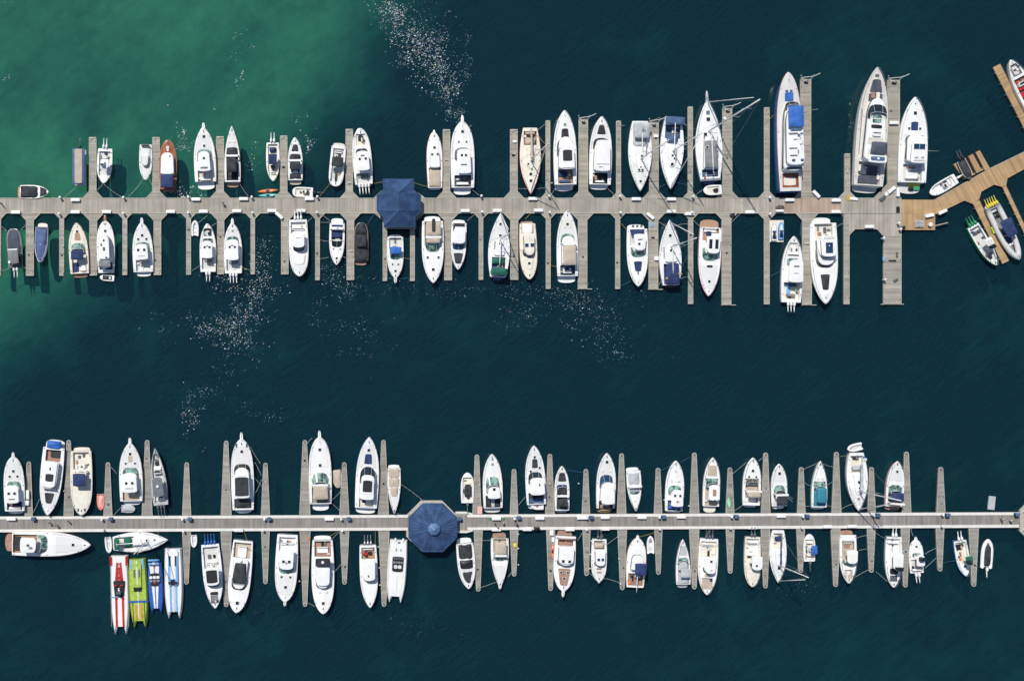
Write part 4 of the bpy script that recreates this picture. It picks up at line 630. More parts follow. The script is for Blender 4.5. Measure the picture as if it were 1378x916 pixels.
dockmat('conc','floating_concrete_planks',(.225,.212,.188),(.355,.334,.30),3.7)
dockmat('wood','golden_timber_planks',(.34,.215,.11),(.50,.34,.18),2.4)
_m('edge','pale_edge_board',(.42,.40,.35),.8,.12,2); _m('rail','off_white_pipe_cover',(.70,.68,.64),.6,.05,1); _m('float','dark_float',(.05,.05,.05),.8,.2)
_m('roof','slate_blue_roofing',(.035,.073,.163),.9,.22,.5,spec=.2); _m('seam','pale_roof_seam',(.12,.17,.27),.7,.2,2); _m('cup','pale_blue_cupola',(.09,.17,.32),.5,.1)
# ---------------------------------------------------------------- camera, world, sun
cam=bpy.data.cameras.new('camera'); co=bpy.data.objects.new('camera',cam); C.objects.link(co); sc.camera=co
Wd=1378*S; cam.sensor_width=36; cam.lens=36*H/Wd; cam.shift_x=(689-NX)/1378; cam.shift_y=(NY-458)/1378; cam.clip_end=8000; cam.clip_start=1
co.location=((NX-689)*S,(458-NY)*S,H); co.rotation_euler=(0,0,0)
el=math.radians(55); az=Vector((-.53,.85,0)).normalized(); sund=Vector((az.x*math.cos(el),az.y*math.cos(el),math.sin(el)))
su=bpy.data.lights.new('sun','SUN'); su.energy=4.1; su.angle=math.radians(.53); su.color=(1,.955,.88); so=bpy.data.objects.new('sun',su); C.objects.link(so); so.rotation_euler=(-sund).to_track_quat('-Z','Y').to_euler(); so.location=(0,0,300)
w=bpy.data.worlds.new('World'); sc.world=w; w.use_nodes=True; nn=w.node_tree.nodes; sk=nn.new('ShaderNodeTexSky'); sk.sky_type='NISHITA'; sk.sun_disc=False; sk.sun_elevation=el; sk.sun_rotation=math.atan2(az.x,az.y)%(2*math.pi); sk.air_density=1.0; sk.dust_density=.6
w.node_tree.links.new(sk.outputs[0],nn['Background'].inputs[0]); nn['Background'].inputs[1].default_value=.088
sc.view_settings.view_transform='Standard'; sc.view_settings.look='None'; sc.view_settings.exposure=0; sc.view_settings.gamma=1; sc.render.engine='CYCLES'
sc.cycles.transparent_max_bounces=12; sc.cycles.max_bounces=5
# ---------------------------------------------------------------- water and bed
def smooth(t): t=max(0,min(1,t)); return t*t*(3-2*t)
def shoal(px,py):
    pts=[(-400,760),(-100,545),(0,525),(100,478),(200,405),(260,330),(300,190),(400,85),(500,-20),(620,-110),(1500,-600)]
    for (a,b),(c,d) in zip(pts,pts[1:]):
        if a<=py<=c: xb=b+(d-b)*(py-a)/(c-a); break
    else: xb=pts[0][1]+300 if py<-400 else -700
    return smooth((xb-px)/230+.5)
from mathutils import noise as mn
WEED=[(130,110,55,36,-35,-.8),(215,48,26,14,-20,-1.0),(25,120,36,46,0,-.7),(70,35,60,26,-10,-.6),(275,92,85,11,-42,-.75),(240,140,50,10,-35,-.5),(45,82,9,9,0,-1.2),(130,106,12,8,0,-1.1),(120,170,8,6,0,-1.2),(238,16,7,5,0,-1.3),(200,90,55,34,-40,.6),(260,20,90,16,-10,.6),(60,150,45,30,-30,.5),(35,5,14,12,0,.8),(10,60,16,26,0,.8),(400,90,50,60,0,.25),(90,215,70,22,-10,.5),(320,160,40,40,0,.2),(160,225,18,26,0,-.5),(20,330,30,20,0,.6),(330,40,60,10,-42,-.3)]
def weed(px,py):
    s_=0
    for (x,y,a,b,an,k) in WEED:
        t=math.radians(an); u=((px-x)*math.cos(t)+(py-y)*math.sin(t))/a; v=(-(px-x)*math.sin(t)+(py-y)*math.cos(t))/b; e=u*u+v*v
        if e<9: s_+=k*math.exp(-e)
    return s_
m=MB(); nx,ny=190,150; rows=[]
for j in range(ny+1):
    r=[]
    for i in range(nx+1):
        fx,fy=-1+2*i/nx,-1+2*j/ny; X=math.copysign(abs(fx)**2.2,fx)*2400+190*fx; Y=math.copysign(abs(fy)**2.2,fy)*2400+150*fy
        px,py=X/S+689,458-Y/S
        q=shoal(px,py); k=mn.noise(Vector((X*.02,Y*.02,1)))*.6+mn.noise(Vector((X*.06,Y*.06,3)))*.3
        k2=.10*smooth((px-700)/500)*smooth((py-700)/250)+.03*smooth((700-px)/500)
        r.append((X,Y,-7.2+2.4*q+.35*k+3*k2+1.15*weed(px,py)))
    rows.append(m.ring(r))
for a,b in zip(rows,rows[1:]): m.strip(a,b,False)
bm=bpy.data.materials.new('sandy_seabed'); bm.use_nodes=True; n=bm.node_tree.nodes; l=bm.node_tree.links; b=n['Principled BSDF']; b.inputs['Roughness'].default_value=1; b.inputs['Specular IOR Level'].default_value=0
g=n.new('ShaderNodeNewGeometry'); sx=n.new('ShaderNodeSeparateXYZ'); l.new(g.outputs['Position'],sx.inputs[0])
t=n.new('ShaderNodeTexNoise'); t.inputs['Scale'].default_value=.045; t.inputs['Detail'].default_value=7; t.inputs['Roughness'].default_value=.62; l.new(g.outputs['Position'],t.inputs['Vector'])
mp=n.new('ShaderNodeMapping'); mp.vector_type='TEXTURE'; mp.inputs['Rotation'].default_value=(0,0,.65); mp.inputs['Scale'].default_value=(7,1.6,1); l.new(g.outputs['Position'],mp.inputs[0])
t2=n.new('ShaderNodeTexNoise'); t2.inputs['Scale'].default_value=1; t2.inputs['Detail'].default_value=8; l.new(mp.outputs[0],t2.inputs['Vector'])
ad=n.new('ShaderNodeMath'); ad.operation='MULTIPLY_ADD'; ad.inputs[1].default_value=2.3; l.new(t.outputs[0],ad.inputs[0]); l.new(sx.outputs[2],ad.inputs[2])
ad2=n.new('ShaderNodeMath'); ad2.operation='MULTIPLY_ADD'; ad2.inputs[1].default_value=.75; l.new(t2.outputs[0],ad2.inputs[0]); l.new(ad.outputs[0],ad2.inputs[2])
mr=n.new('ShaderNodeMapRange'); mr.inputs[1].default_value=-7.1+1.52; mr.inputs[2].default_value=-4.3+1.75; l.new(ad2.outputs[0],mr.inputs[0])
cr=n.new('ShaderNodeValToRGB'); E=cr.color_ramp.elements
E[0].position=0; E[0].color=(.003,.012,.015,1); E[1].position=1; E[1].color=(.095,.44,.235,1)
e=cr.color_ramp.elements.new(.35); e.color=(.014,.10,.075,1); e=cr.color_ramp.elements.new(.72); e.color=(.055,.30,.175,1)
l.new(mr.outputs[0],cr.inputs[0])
tf=n.new('ShaderNodeTexNoise'); tf.inputs['Scale'].default_value=.33; tf.inputs['Detail'].default_value=9; tf.inputs['Roughness'].default_value=.75; l.new(g.outputs['Position'],tf.inputs['Vector'])
mf=n.new('ShaderNodeMapRange'); mf.inputs[1].default_value=.32; mf.inputs[2].default_value=.68; mf.inputs[3].default_value=.84; mf.inputs[4].default_value=1.14; l.new(tf.outputs[0],mf.inputs[0])
tw=n.new('ShaderNodeTexNoise'); tw.inputs['Scale'].default_value=.085; tw.inputs['Detail'].default_value=4; l.new(g.outputs['Position'],tw.inputs['Vector'])
mw=n.new('ShaderNodeMapRange'); mw.inputs[1].default_value=.60; mw.inputs[2].default_value=.70; mw.inputs[3].default_value=1; mw.inputs[4].default_value=.80; l.new(tw.outputs[0],mw.inputs[0])
mm=n.new('ShaderNodeMath'); mm.operation='MULTIPLY'; l.new(mf.outputs[0],mm.inputs[0]); l.new(mw.outputs[0],mm.inputs[1])
vs=n.new('ShaderNodeVectorMath'); vs.operation='SCALE'; l.new(cr.outputs[0],vs.inputs[0]); l.new(mm.outputs[0],vs.inputs['Scale']); l.new(vs.outputs[0],b.inputs['Base Color'])
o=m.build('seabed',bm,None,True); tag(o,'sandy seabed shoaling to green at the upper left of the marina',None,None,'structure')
wm=bpy.data.materials.new('sea_water'); wm.use_nodes=True; n=wm.node_tree.nodes; l=wm.node_tree.links; n.remove(n['Principled BSDF']); out=n['Material Output']
df=n.new('ShaderNodeBsdfDiffuse'); df.inputs[0].default_value=(.0094,.062,.090,1); tr=n.new('ShaderNodeBsdfTransparent'); tr.inputs[0].default_value=(.86,.93,.93,1)
gl=n.new('ShaderNodeBsdfGlossy'); gl.inputs['Roughness'].default_value=.06
m1=n.new('ShaderNodeMixShader'); m1.inputs[0].default_value=.58; l.new(df.outputs[0],m1.inputs[1]); l.new(tr.outputs[0],m1.inputs[2])
fr=n.new('ShaderNodeFresnel'); fr.inputs[0].default_value=1.33; m2=n.new('ShaderNodeMixShader'); l.new(fr.outputs[0],m2.inputs[0]); l.new(m1.outputs[0],m2.inputs[1]); l.new(gl.outputs[0],m2.inputs[2]); l.new(m2.outputs[0],out.inputs[0])
g=n.new('ShaderNodeNewGeometry'); t=n.new('ShaderNodeTexNoise'); t.inputs['Scale'].default_value=.9; t.inputs['Detail'].default_value=5; t.inputs['Roughness'].default_value=.65; l.new(g.outputs['Position'],t.inputs['Vector'])
t3=n.new('ShaderNodeTexNoise'); t3.inputs['Scale'].default_value=.1; t3.inputs['Detail'].default_value=2; l.new(g.outputs['Position'],t3.inputs['Vector'])
mu=n.new('ShaderNodeMath'); mu.operation='MULTIPLY'; l.new(t.outputs[0],mu.inputs[0]); l.new(t3.outputs[0],mu.inputs[1])
bp=n.new('ShaderNodeBump'); bp.inputs['Strength'].default_value=.5; bp.inputs['Distance'].default_value=.12; l.new(mu.outputs[0],bp.inputs['Height'])
b2=n.new('ShaderNodeBump'); b2.inputs['Strength'].default_value=1; b2.inputs['Distance'].default_value=1.1
t4=n.new('ShaderNodeTexNoise'); t4.inputs['Scale'].default_value=1; t4.inputs['Detail'].default_value=6; t4.inputs['Roughness'].default_value=.7
mp2=n.new('ShaderNodeMapping'); mp2.vector_type='TEXTURE'; mp2.inputs['Rotation'].default_value=(0,0,.75); mp2.inputs['Scale'].default_value=(1.9,.75,1); l.new(g.outputs['Position'],mp2.inputs[0]); l.new(mp2.outputs[0],t4.inputs['Vector']); l.new(t4.outputs[0],b2.inputs['Height']); l.new(b2.outputs[0],df.inputs['Normal'])
for x in(fr,gl): l.new(bp.outputs[0],x.inputs['Normal'])
m=MB(); m.face((-2800,-2800,0),(2800,-2800,0),(2800,2800,0),(-2800,2800,0)); o=m.build('water',wm); tag(o,'dark teal harbour water around the piers',None,None,'structure')
# sun glints on the ripples, painted as fixed pale and tinted flecks
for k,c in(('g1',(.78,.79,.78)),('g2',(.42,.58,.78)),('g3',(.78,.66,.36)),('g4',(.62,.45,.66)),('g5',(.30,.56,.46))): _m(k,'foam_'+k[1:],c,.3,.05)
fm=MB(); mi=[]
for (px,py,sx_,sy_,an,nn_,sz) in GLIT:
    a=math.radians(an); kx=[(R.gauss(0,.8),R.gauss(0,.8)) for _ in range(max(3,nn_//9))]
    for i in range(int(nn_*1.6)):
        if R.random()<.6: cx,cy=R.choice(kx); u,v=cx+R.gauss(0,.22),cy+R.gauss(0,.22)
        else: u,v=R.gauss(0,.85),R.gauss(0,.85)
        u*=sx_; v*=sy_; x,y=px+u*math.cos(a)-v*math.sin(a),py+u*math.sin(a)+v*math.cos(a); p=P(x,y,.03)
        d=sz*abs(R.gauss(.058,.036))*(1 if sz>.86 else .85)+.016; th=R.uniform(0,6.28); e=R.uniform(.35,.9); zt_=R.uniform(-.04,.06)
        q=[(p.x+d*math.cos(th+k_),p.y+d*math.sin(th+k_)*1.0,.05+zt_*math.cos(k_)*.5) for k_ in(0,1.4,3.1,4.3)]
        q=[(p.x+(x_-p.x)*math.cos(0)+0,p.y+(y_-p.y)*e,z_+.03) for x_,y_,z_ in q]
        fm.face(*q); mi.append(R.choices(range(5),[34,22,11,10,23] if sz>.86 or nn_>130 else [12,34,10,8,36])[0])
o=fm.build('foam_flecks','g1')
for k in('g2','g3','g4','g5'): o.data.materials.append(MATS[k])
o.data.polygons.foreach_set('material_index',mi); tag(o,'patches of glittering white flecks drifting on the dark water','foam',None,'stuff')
# ---------------------------------------------------------------- boats
for ln in DATA.strip().splitlines()+DINGHY.strip().splitlines():
    if ln.strip(): 
        try: b=Boat(ln)
        except Exception as ex: raise RuntimeError(ln[:60]+' -> '+repr(ex))
        if b.short=='charcoal covered jet boat': b.root.location.z=.75
        if b.short=='translucent covered dinghy': b.root.location.z=.1
        if b.short=='red seated jet dinghy': b.root.location.z=.5
        if b.short=='white console dinghy': b.root.location.z=1.0
NB=[b for b in BOATS if b.name!='dinghy']
def near(px,py,pool=None):
    best=None
    for b in pool or NB:
        bx,by,sx_,sy_,bm_=b.sid; dx,dy=bx-sx_,by-sy_; t=max(0,min(1,((px-sx_)*dx+(py-sy_)*dy)/(dx*dx+dy*dy))); d=math.hypot(px-sx_-t*dx,py-sy_-t*dy)
        if best is None or d<best[0]: best=(d,b)
    return best[1]
PEND=[]
def later(o,base,cat,group,px,py): PEND.append([o,base,cat,group,px,py])
ORD=['first','second','third','fourth','fifth','sixth','seventh','eighth']
def flush():
    gr={}
    for p in PEND: gr.setdefault(p[1],[]).append(p)
    for base,ps in gr.items():
        if len(ps)==1: tag(ps[0][0],base,ps[0][2],ps[0][3]); continue
        dx=max(p[4] for p in ps)-min(p[4] for p in ps); dy=max(p[5] for p in ps)-min(p[5] for p in ps); h=dx>=dy
        ps.sort(key=lambda p:p[4] if h else p[5]); n=len(ps)
        for i,p in enumerate(ps):
            if n==2: q=('left','right')[i] if h else('upper','lower')[i]
            elif n==3: q=(('leftmost','middle','rightmost') if h else('topmost','middle','lowest'))[i]
            else: q=ORD[i]+(' from left' if h else ' from top')
            lab=q+' '+base if n<=3 else base+', '+q
            tag(p[0],lab,p[2],p[3])
    PEND.clear()
# ---------------------------------------------------------------- piers
Z=.6
def yN(x): return 694.0-.00424*(x-120)
def yS(x): return 715.2-.0046*(x-120)
def slab(name,pix,col,parent,z1=Z,z0=.12,bev=.02):
    pts=[P(x,y,z1) for x,y in pix]; c=[(p.x,p.y) for p in pts]
    ar=sum(c[i][0]*c[(i+1)%len(c)][1]-c[(i+1)%len(c)][0]*c[i][1] for i in range(len(c)))
    if ar<0: c.reverse()
    m=MB(); a=m.ring([(x,y,z0) for x,y in c]); b=m.ring([(x,y,z1) for x,y in c]); m.strip(a,b); m.f.append(tuple(b)); m.f.append(tuple(reversed(a))); return m.build(name,col,parent)
def edge(name,pix,wd,hh,col,parent,z=Z):
    m=MB()
    for (a,b) in zip(pix,pix[1:]):
        p,q=P(*a,z),P(*b,z); d=q-p; L=math.hypot(d.x,d.y); m.box((p.x+q.x)/2,(p.y+q.y)/2,z+hh/2+.002,L,wd,hh,math.atan2(d.y,d.x))
    return m.build(name,col,parent)
up=thing('main_pier',(0,0,0)); tag(up,'upper grey plank main pier running across the photo through the navy pavilion','pier','main piers')
slab('deck',[(-160,266.3),(1055.5,266.3),(1055.5,287.2),(-160,287.2)],'dock',up)
o=slab('deck',[(1055.6,266.3),(1129.5,266.3),(1129.5,287.2),(1055.6,287.2)],'dock_new',up); o['label']='reddish newer plank section'
slab('deck',[(1129.6,266.3),(1213,266.3),(1213,318),(1189,318),(1180.5,308.5),(1151,308.5),(1142.9,317),(1142.9,287.2),(1129.6,287.2)],'dock',up)
edge('edge_board',[(-160,266.9),(1213,266.9)],.16,.06,'edge',up); edge('edge_board',[(-160,286.7),(1142,286.7)],.16,.06,'edge',up); edge('joint_strip',[(1130,287.4),(1212,287.4)],.1,.01,'float',up); edge('edge_board',[(1212.4,267),(1212.4,318)],.2,.07,'edge',up)
lo=thing('main_pier',(0,0,0)); tag(lo,'lower grey plank main pier with white pipe covers along both edges','pier','main piers')
slab('deck',[(-160,yN(-160)),(549,yN(549)),(549,yS(549)),(-160,yS(-160))],'dock_low',lo); slab('deck',[(549.1,yN(549)),(1371,yN(1371)),(1371,yS(1371)),(549.1,yS(549))],'dock_low',lo)
for x0,x1 in((-160,549),(629,1371)):
    edge('pipe_cover',[(x0,yN(x0)+2),(x1,yN(x1)+2)],.62,.16,'rail',lo); edge('pipe_cover',[(x0,yS(x0)-2),(x1,yS(x1)-2)],.62,.16,'rail',lo)
edge('edge_board',[(-160,yS(-160)+.3),(1371,yS(1371)+.3)],.1,.02,'B',lo,.45)
for sgn,yf in((-1,yN),(1,yS)):
    slab('landing',[(613,yf(613)),(613,yf(613)+sgn*3.8),(628,yf(628)+sgn*3.8),(636,yf(636)),],'edge',lo,Z-.01)
    edge('landing_curb',[(613,yf(613)+sgn*2.5),(628,yf(628)+sgn*2.5),(636,yf(636)+sgn*.2)],.4,.14,'rail',lo)
def finger(F):
    x0,yb,x1,yt,wb,wt,g=F; low=isinstance(yb,str)
    if low: yb=yN(x0) if yb=='LN' else yS(x0)
    a=P(x0,yb,Z); b=P(x1,yt,Z); L=(b-a).length; k=(1-Z/H)*S; wb*=k;wt*=k; gg=max(g,0)*k
    r=thing('finger_pier',(a.x,a.y,0),math.atan2(b.y-a.y,b.x-a.x)); big=wt>1.8
    gl=gr=gg
    if abs(x0-1202.6)<.1: gl,gr=18*k,0
    m=MB(); 
    if low:
        n=6; tip=[(L-wt/2+wt/2*math.sin(t),wt/2*math.cos(t)) for t in[math.pi*i/n for i in range(n+1)]]
        top=[(.0,wb/2)]+tip+[(0,-wb/2)]
    else: top=[(0,wb/2+gl)]+([(gl*1.05,wb/2)] if gl else [])+[(L,wt/2),(L,-wt/2)]+([(gr*1.05,-wb/2)] if gr else [])+[(0,-wb/2-gr)]
    top.reverse(); e=.003
    A=m.ring([(x,y,.1) for x,y in top]); B=m.ring([(x,y,Z-.004) for x,y in top]); m.strip(A,B); m.f.append(tuple(B)); m.f.append(tuple(reversed(A)))
    m.build('deck','conc' if low else 'fing',r)
    ed=MB(); t=.13 if low else .11
    for p,q in zip(top,top[1:]):
        d=math.hypot(q[0]-p[0],q[1]-p[1])
        if d>.2: ed.box((p[0]+q[0])/2,(p[1]+q[1])/2,Z+.015,d,t,.04,math.atan2(q[1]-p[1],q[0]-p[0]))
    ed.build('edge_board','edge',r)
    MB().prism([(.4,-wb*.45),(L-.3,-wt*.45),(L-.3,wt*.45),(.4,wb*.45)],-.35,.09,.02).build('float','float',r)

    for q in(.35,.65,.93):
        for sg in(1,-1):
            if R.random()<.8: put_cleat(r,q*L,sg*((wb+(wt-wb)*q)/2-.16),Z+.08)
    if R.random()<.75: u_=R.uniform(.2,.8)*L; MB().tube((u_,R.uniform(-.3,.3)*wt,Z),(u_,R.uniform(-.3,.3)*wt,Z+.12),R.uniform(.15,.26),n=9).build('rope_coil',R.choice(['rope_pale','k','rope_blue','D','k']),r)
    if not low and yt<yb and big:
        MB().box(L-.75,0,Z+.25,.5,wt*.35,.5).build('hose_box','k',r); c=MB(); c.tube((L-.1,wt/2,Z),(L+.5,wt/2+.3,Z+1.0),.1).tube((L-.1,-wt/2,Z),(L+.5,-wt/2-.3,Z+1.0),.1).box(L-.6,0,Z+.1,.5,wt*.5,.14).tube((L-.1,wt/2,Z+.5),(L-.9,-.1,Z+.7),.06)
        if wt>1.95: c.tube((L+.1,wt/2+.1,Z+.4),(L+.35,-wt/2-.2,Z+.6),.08).tube((L+.2,-wt/2,Z+.5),(L+.9,-wt/2-1.6,Z+1.2),.08)
        c.build('end_bracket','I',r)
    elif not low:
        c=MB(); c.box(L-.12,0,Z+.06,.22,wt*1.02,.12).box(L-.35,wt*.2,Z+.12,.4,.3,.2)
        if wt>1.95: c.box(L+.05,.5 if x0<1190 else 0,Z-.1,.16,wt+1.3,.12)
        c.build('end_bracket','edge',r)
    if low: MB().tube((L-wt*.5,0,Z-.1),(L-wt*.5,0,Z+.22),.16,n=10).build('pile_cap','D',r)
    # description
    side='U' if yb<400 else 'L'; up_=yt<yb; ym=(yb+yt)/2
    pool=[q for q in NB if abs(q.px[1]-ym)<75 and abs(q.sid[0]-q.sid[2])<30]
    Lf=[q for q in pool if q.px[0]<x0 and x0-q.px[0]<60]; Rg=[q for q in pool if q.px[0]>x0 and q.px[0]-x0<60]
    lb=max(Lf,key=lambda q:q.px[0]) if Lf else None; rb=min(Rg,key=lambda q:q.px[0]) if Rg else None
    if lb and rb: base='finger pier between %s and %s'%(lb.short,rb.short)
    elif lb: base='finger pier just right of the '+lb.short
    elif rb: base='finger pier just left of the '+rb.short
    else: base='empty finger pier on the %s %s side'%('upper pier\'s' if side=='U' else 'lower pier\'s','top' if up_ else 'bottom')
    later(r,base,'finger pier','finger piers of the marina',x0,ym); return r
for F in FING:
    if F[0]==1201: F=(1201,318,1201,409,23.5,23.5,0)
    finger(F)
flush()
# golden timber piers at the right
wp=thing('timber_pier',(0,0,0)); tag(wp,'golden timber pier branching from the upper pier\'s right end','pier','golden timber piers')
slab('deck',[(1213.1,268.6),(1257,269),(1260,288),(1213.1,288)],'wood',wp); slab('deck',[(1213.1,288.1),(1258.5,288.1),(1258.5,309.5),(1213.1,309.5)],'wood',wp,Z-.01)
def rotslab(pix,nm_='deck',col='wood',par=wp,ang=None,z=Z):
    pts=[P(x,y,z) for x,y in pix]; o0=pts[0]; a=math.atan2(pts[1].y-o0.y,pts[1].x-o0.x) if ang is None else ang
    c,s_=math.cos(-a),math.sin(-a); loc=[((p.x-o0.x)*c-(p.y-o0.y)*s_,(p.x-o0.x)*s_+(p.y-o0.y)*c) for p in pts]
    ar=sum(loc[i][0]*loc[(i+1)%len(loc)][1]-loc[(i+1)%len(loc)][0]*loc[i][1] for i in range(len(loc)))
    if ar<0: loc.reverse()
    m=MB(); A=m.ring([(x,y,.1) for x,y in loc]); B=m.ring([(x,y,z) for x,y in loc]); m.strip(A,B); m.f.append(tuple(B)); m.f.append(tuple(reversed(A)))
    o=m.build(nm_,col,par); o.location=(o0.x,o0.y,0); o.rotation_euler=(0,0,a); return o
rotslab([(1257.1,269),(1332,226.7),(1450,169.5),(1450,195.5),(1374.6,229.8),(1356,240),(1354,249.5),(1348.6,251.6),(1338,248.5),(1320.6,258),(1318,268),(1309,274.4),(1298,270),(1262.5,287),(1260.1,288)],z=Z-.004)
edge('edge_board',[(1257.5,269.3),(1332,227.2),(1450,170)],.12,.05,'edge',wp)
jd=thing('lift_dock',(0,0,0)); tag(jd,'square timber lift dock with two dark berths beside the timber pier','dock')
for q in ([(1283.3,221.5),(1287,219.3),(1301.5,240.2),(1298,242)],[(1297.5,213.6),(1300.3,212),(1312.5,234.4),(1307.5,237)],[(1303.2,210.6),(1310.5,206.6),(1323.5,228.5),(1314.4,233.2)],[(1313,205.3),(1318.5,202.4),(1332,226.3),(1325.5,229.7)]): rotslab(q,'deck','wood',jd)
rotslab([(1287.3,219.2),(1297.3,213.8),(1307.2,237),(1301.6,240.1)],'cradle','float',jd,None,.3)
m=MB()
for a_,b_ in(((1301,211.5),(1311,231)),((1311,206),(1321.5,225.5))):
    p,q=P(*a_,1),P(*b_,1); m.path([p+Vector((-.4,.7,.3)),p,q],.16,6)
m.build('lift_arm','k',jd)
for tip,base,wpx,lab in (((1353.4,353),(1313.6,271.5),9.6,'timber finger pier between green striped console boat and navy topped rib'),((1392,337),(1351.5,251),5,'narrow timber finger pier right of the navy topped rib'),((1386,176),(1341,88.5),10.8,'separate timber pier in the top right corner beside red seated bowrider')):
    a,b=P(*base,Z),P(*tip,Z); L=(b-a).length; r=thing('finger_pier' if 'finger' in lab else 'timber_pier',(a.x,a.y,0),math.atan2(b.y-a.y,b.x-a.x)); w2=wpx*S
    m=MB(); m.prism([(0,-w2/2),(L,-w2/2),(L,w2/2),(0,w2/2)],.15,Z-.01,.01); m.build('deck','wood',r)
    m=MB()
    for sg in(1,-1): m.box(L/2,sg*(w2/2+.06),Z-.08,L,.12,.2); 
    m.build('fender_board','float',r)
    for i in range(6): MB().tube((L*(i+.5)/6,-w2/2-.2,.1),(L*(i+.5)/6,-w2/2-.2,Z+.15),.12).build('pile','M',r); tag(r,lab,'finger pier' if 'finger' in lab else 'pier','golden timber piers')
# ---------------------------------------------------------------- pavilions
pv=thing('pavilion',P(537,272,0)); o0=pv.location
eave=[(515.4,241),(556.8,241),(557,255.4),(566,262.8),(566,283.6),(558.3,292),(557.7,305.5),(517,305.5),(516.3,292),(507.6,284),(507.3,263.2),(516,255.4)]
ev=[P(x,y,3.2)-o0 for x,y in eave]; r1,r2=P(537,259.5,5.6)-o0,P(537.3,283.6,5.6)-o0
m=MB(); rp=[r1 if y<273 else r2 for x,y in eave]
for i in range(12):
    j=(i+1)%12
    if rp[i]==rp[j]: m.face(ev[i],rp[i],ev[j])
    else: m.face(ev[i],rp[i],rp[j],ev[j])
m.f.append(tuple(m.ring([(p.x,p.y,3.05) for p in ev])))
m.build('roof','roof',pv)
m=MB(); 
for i in range(12): m.tube(ev[i],ev[(i+1)%12],.1)
m.build('eave','roof',pv)
m=MB(); m.tube(r1,r2,.09)
for i in range(12): m.tube(ev[i]+Vector((0,0,.02)),rp[i],.05)
m.build('ridge_cap','roof',pv)
m=MB()
for i in(0,1,3,4,6,7,9,10): m.tube((ev[i].x*.92,ev[i].y*.92,.1),(ev[i].x*.92,ev[i].y*.92,3.15),.14)
m.build('post','I',pv)
m=MB(); c=[P(x,y,Z)-o0 for x,y in((514,256),(558,256),(571,265),(571,287.5),(560,297),(560,308),(515,308),(515,297),(504,287.5),(504,265))]; c=[(p.x,p.y) for p in c]; c.reverse(); a=m.ring([(x,y,.1) for x,y in c]); b=m.ring([(x,y,Z-.008) for x,y in c]); m.strip(a,b); m.f.append(tuple(b)); m.build('platform','fing',pv)
tag(pv,'navy roofed cross-shaped pavilion astride the upper pier','pavilion')
def octagon(px,py,lab,half=True):
    g=thing('gazebo',P(px,py,0)); ap=32.4*S*(1-3.2/H); Rr=ap/math.cos(math.pi/8); ev=[(Rr*math.cos(math.pi/8+k*math.pi/4),Rr*math.sin(math.pi/8+k*math.pi/4)) for k in range(8)]
    m=MB(); 
    for i in range(8): a,b=ev[i],ev[(i+1)%8]; m.face((*a,3.2),(*b,3.2),(0,0,5.7))
    m.f.append(tuple(m.ring([(x,y,3.05) for x,y in ev]))); m.build('roof','roof',g)
    m=MB()
    for i in range(8): m.tube((*ev[i],3.2),(*ev[(i+1)%8],3.2),.09).tube((*ev[i],3.22),(0,0,5.7),.06)
    m.build('eave','roof',g); m=MB()
    for i in range(8):
        for t in(.2,.4,.6,.8):
            x=ev[i][0]*(1-t)+ev[(i+1)%8][0]*t; y=ev[i][1]*(1-t)+ev[(i+1)%8][1]*t; k0,k1=R.choice([(.85,.55),(.7,.35),(.6,.3),(.95,.75),(.8,.3)]); zz=lambda k:3.2+2.5*(1-k)+.03
            m.tube((x*k0,y*k0,zz(k0)),(x*k1,y*k1,zz(k1)),.035,n=4)
    m.build('roof_seam','seam',g)
    m=MB(); o=[(1.35*math.cos(math.pi/8+k*math.pi/4),1.35*math.sin(math.pi/8+k*math.pi/4)) for k in range(8)]; m.prism(o,5.2,5.75,.05); A=m.ring([(x*1.02,y*1.02,5.76) for x,y in o]); i=len(m.v); m.v.append((0,0,6.6))
    for k in range(8): m.f.append((A[k],A[(k+1)%8],i))
    m.build('cupola','cup',g); MB().ell((0,0,6.65),.12,.12,.2).build('finial','W',g)
    m=MB(); k=1.065; pl=[(x*k,y*k) for x,y in ev]; m.prism(pl,.1,Z-.012,.02); m.build('platform','edge',g)
    m=MB()
    for x,y in ev: m.tube((x*.93,y*.93,.5),(x*.93,y*.93,3.15),.13)
    m.build('post','W',g); tag(g,lab,'gazebo','octagonal gazebos'); return g
octagon(580.5,706.8,'navy octagonal gazebo with pale cupola in the middle of the lower pier'); 
octagon(1404.5,700,'navy octagonal gazebo cut off by the right edge at the lower pier end')
# ---------------------------------------------------------------- pier furniture
def proto(fn):
    cache={}
    def make(px,py,z,rot,*a):
        key=a
        if key not in cache: o=fn(*a); cache[key]=o
        else: o=copy_tree(cache[key])
        p=P(px,py,z); o.location=(p.x,p.y,z); o.rotation_euler=(0,0,rot); return o
    return make
@proto
def mk_box():
    r=thing('dock_box',(0,0,0)); MB().prism(panel(-.98,.98,.3,.3,0,0),0,.5,.03).build('box','W',r); l_=MB().prism(panel(-1.03,1.03,.35,.35,.02,.02),.5,.66,.05,.05).build('lid','W',r); MB().tube((-.2,-.37,.5),(.2,-.37,.5),.03).build('handle','M',l_); return r
@proto
def mk_ped():
    r=thing('power_pedestal',(0,0,0)); MB().prism(panel(-.15,.15,.15,.15,.1,.1),0,1.0,.03).build('post','W',r); MB().prism(panel(-.24,.24,.24,.24,.2,.2),1.0,1.25,.06,.06).build('lamp_head','W',r); MB().box(.0,.16,.6,.22,.06,.3).box(.16,0,.6,.06,.22,.3).build('socket','D',r); return r
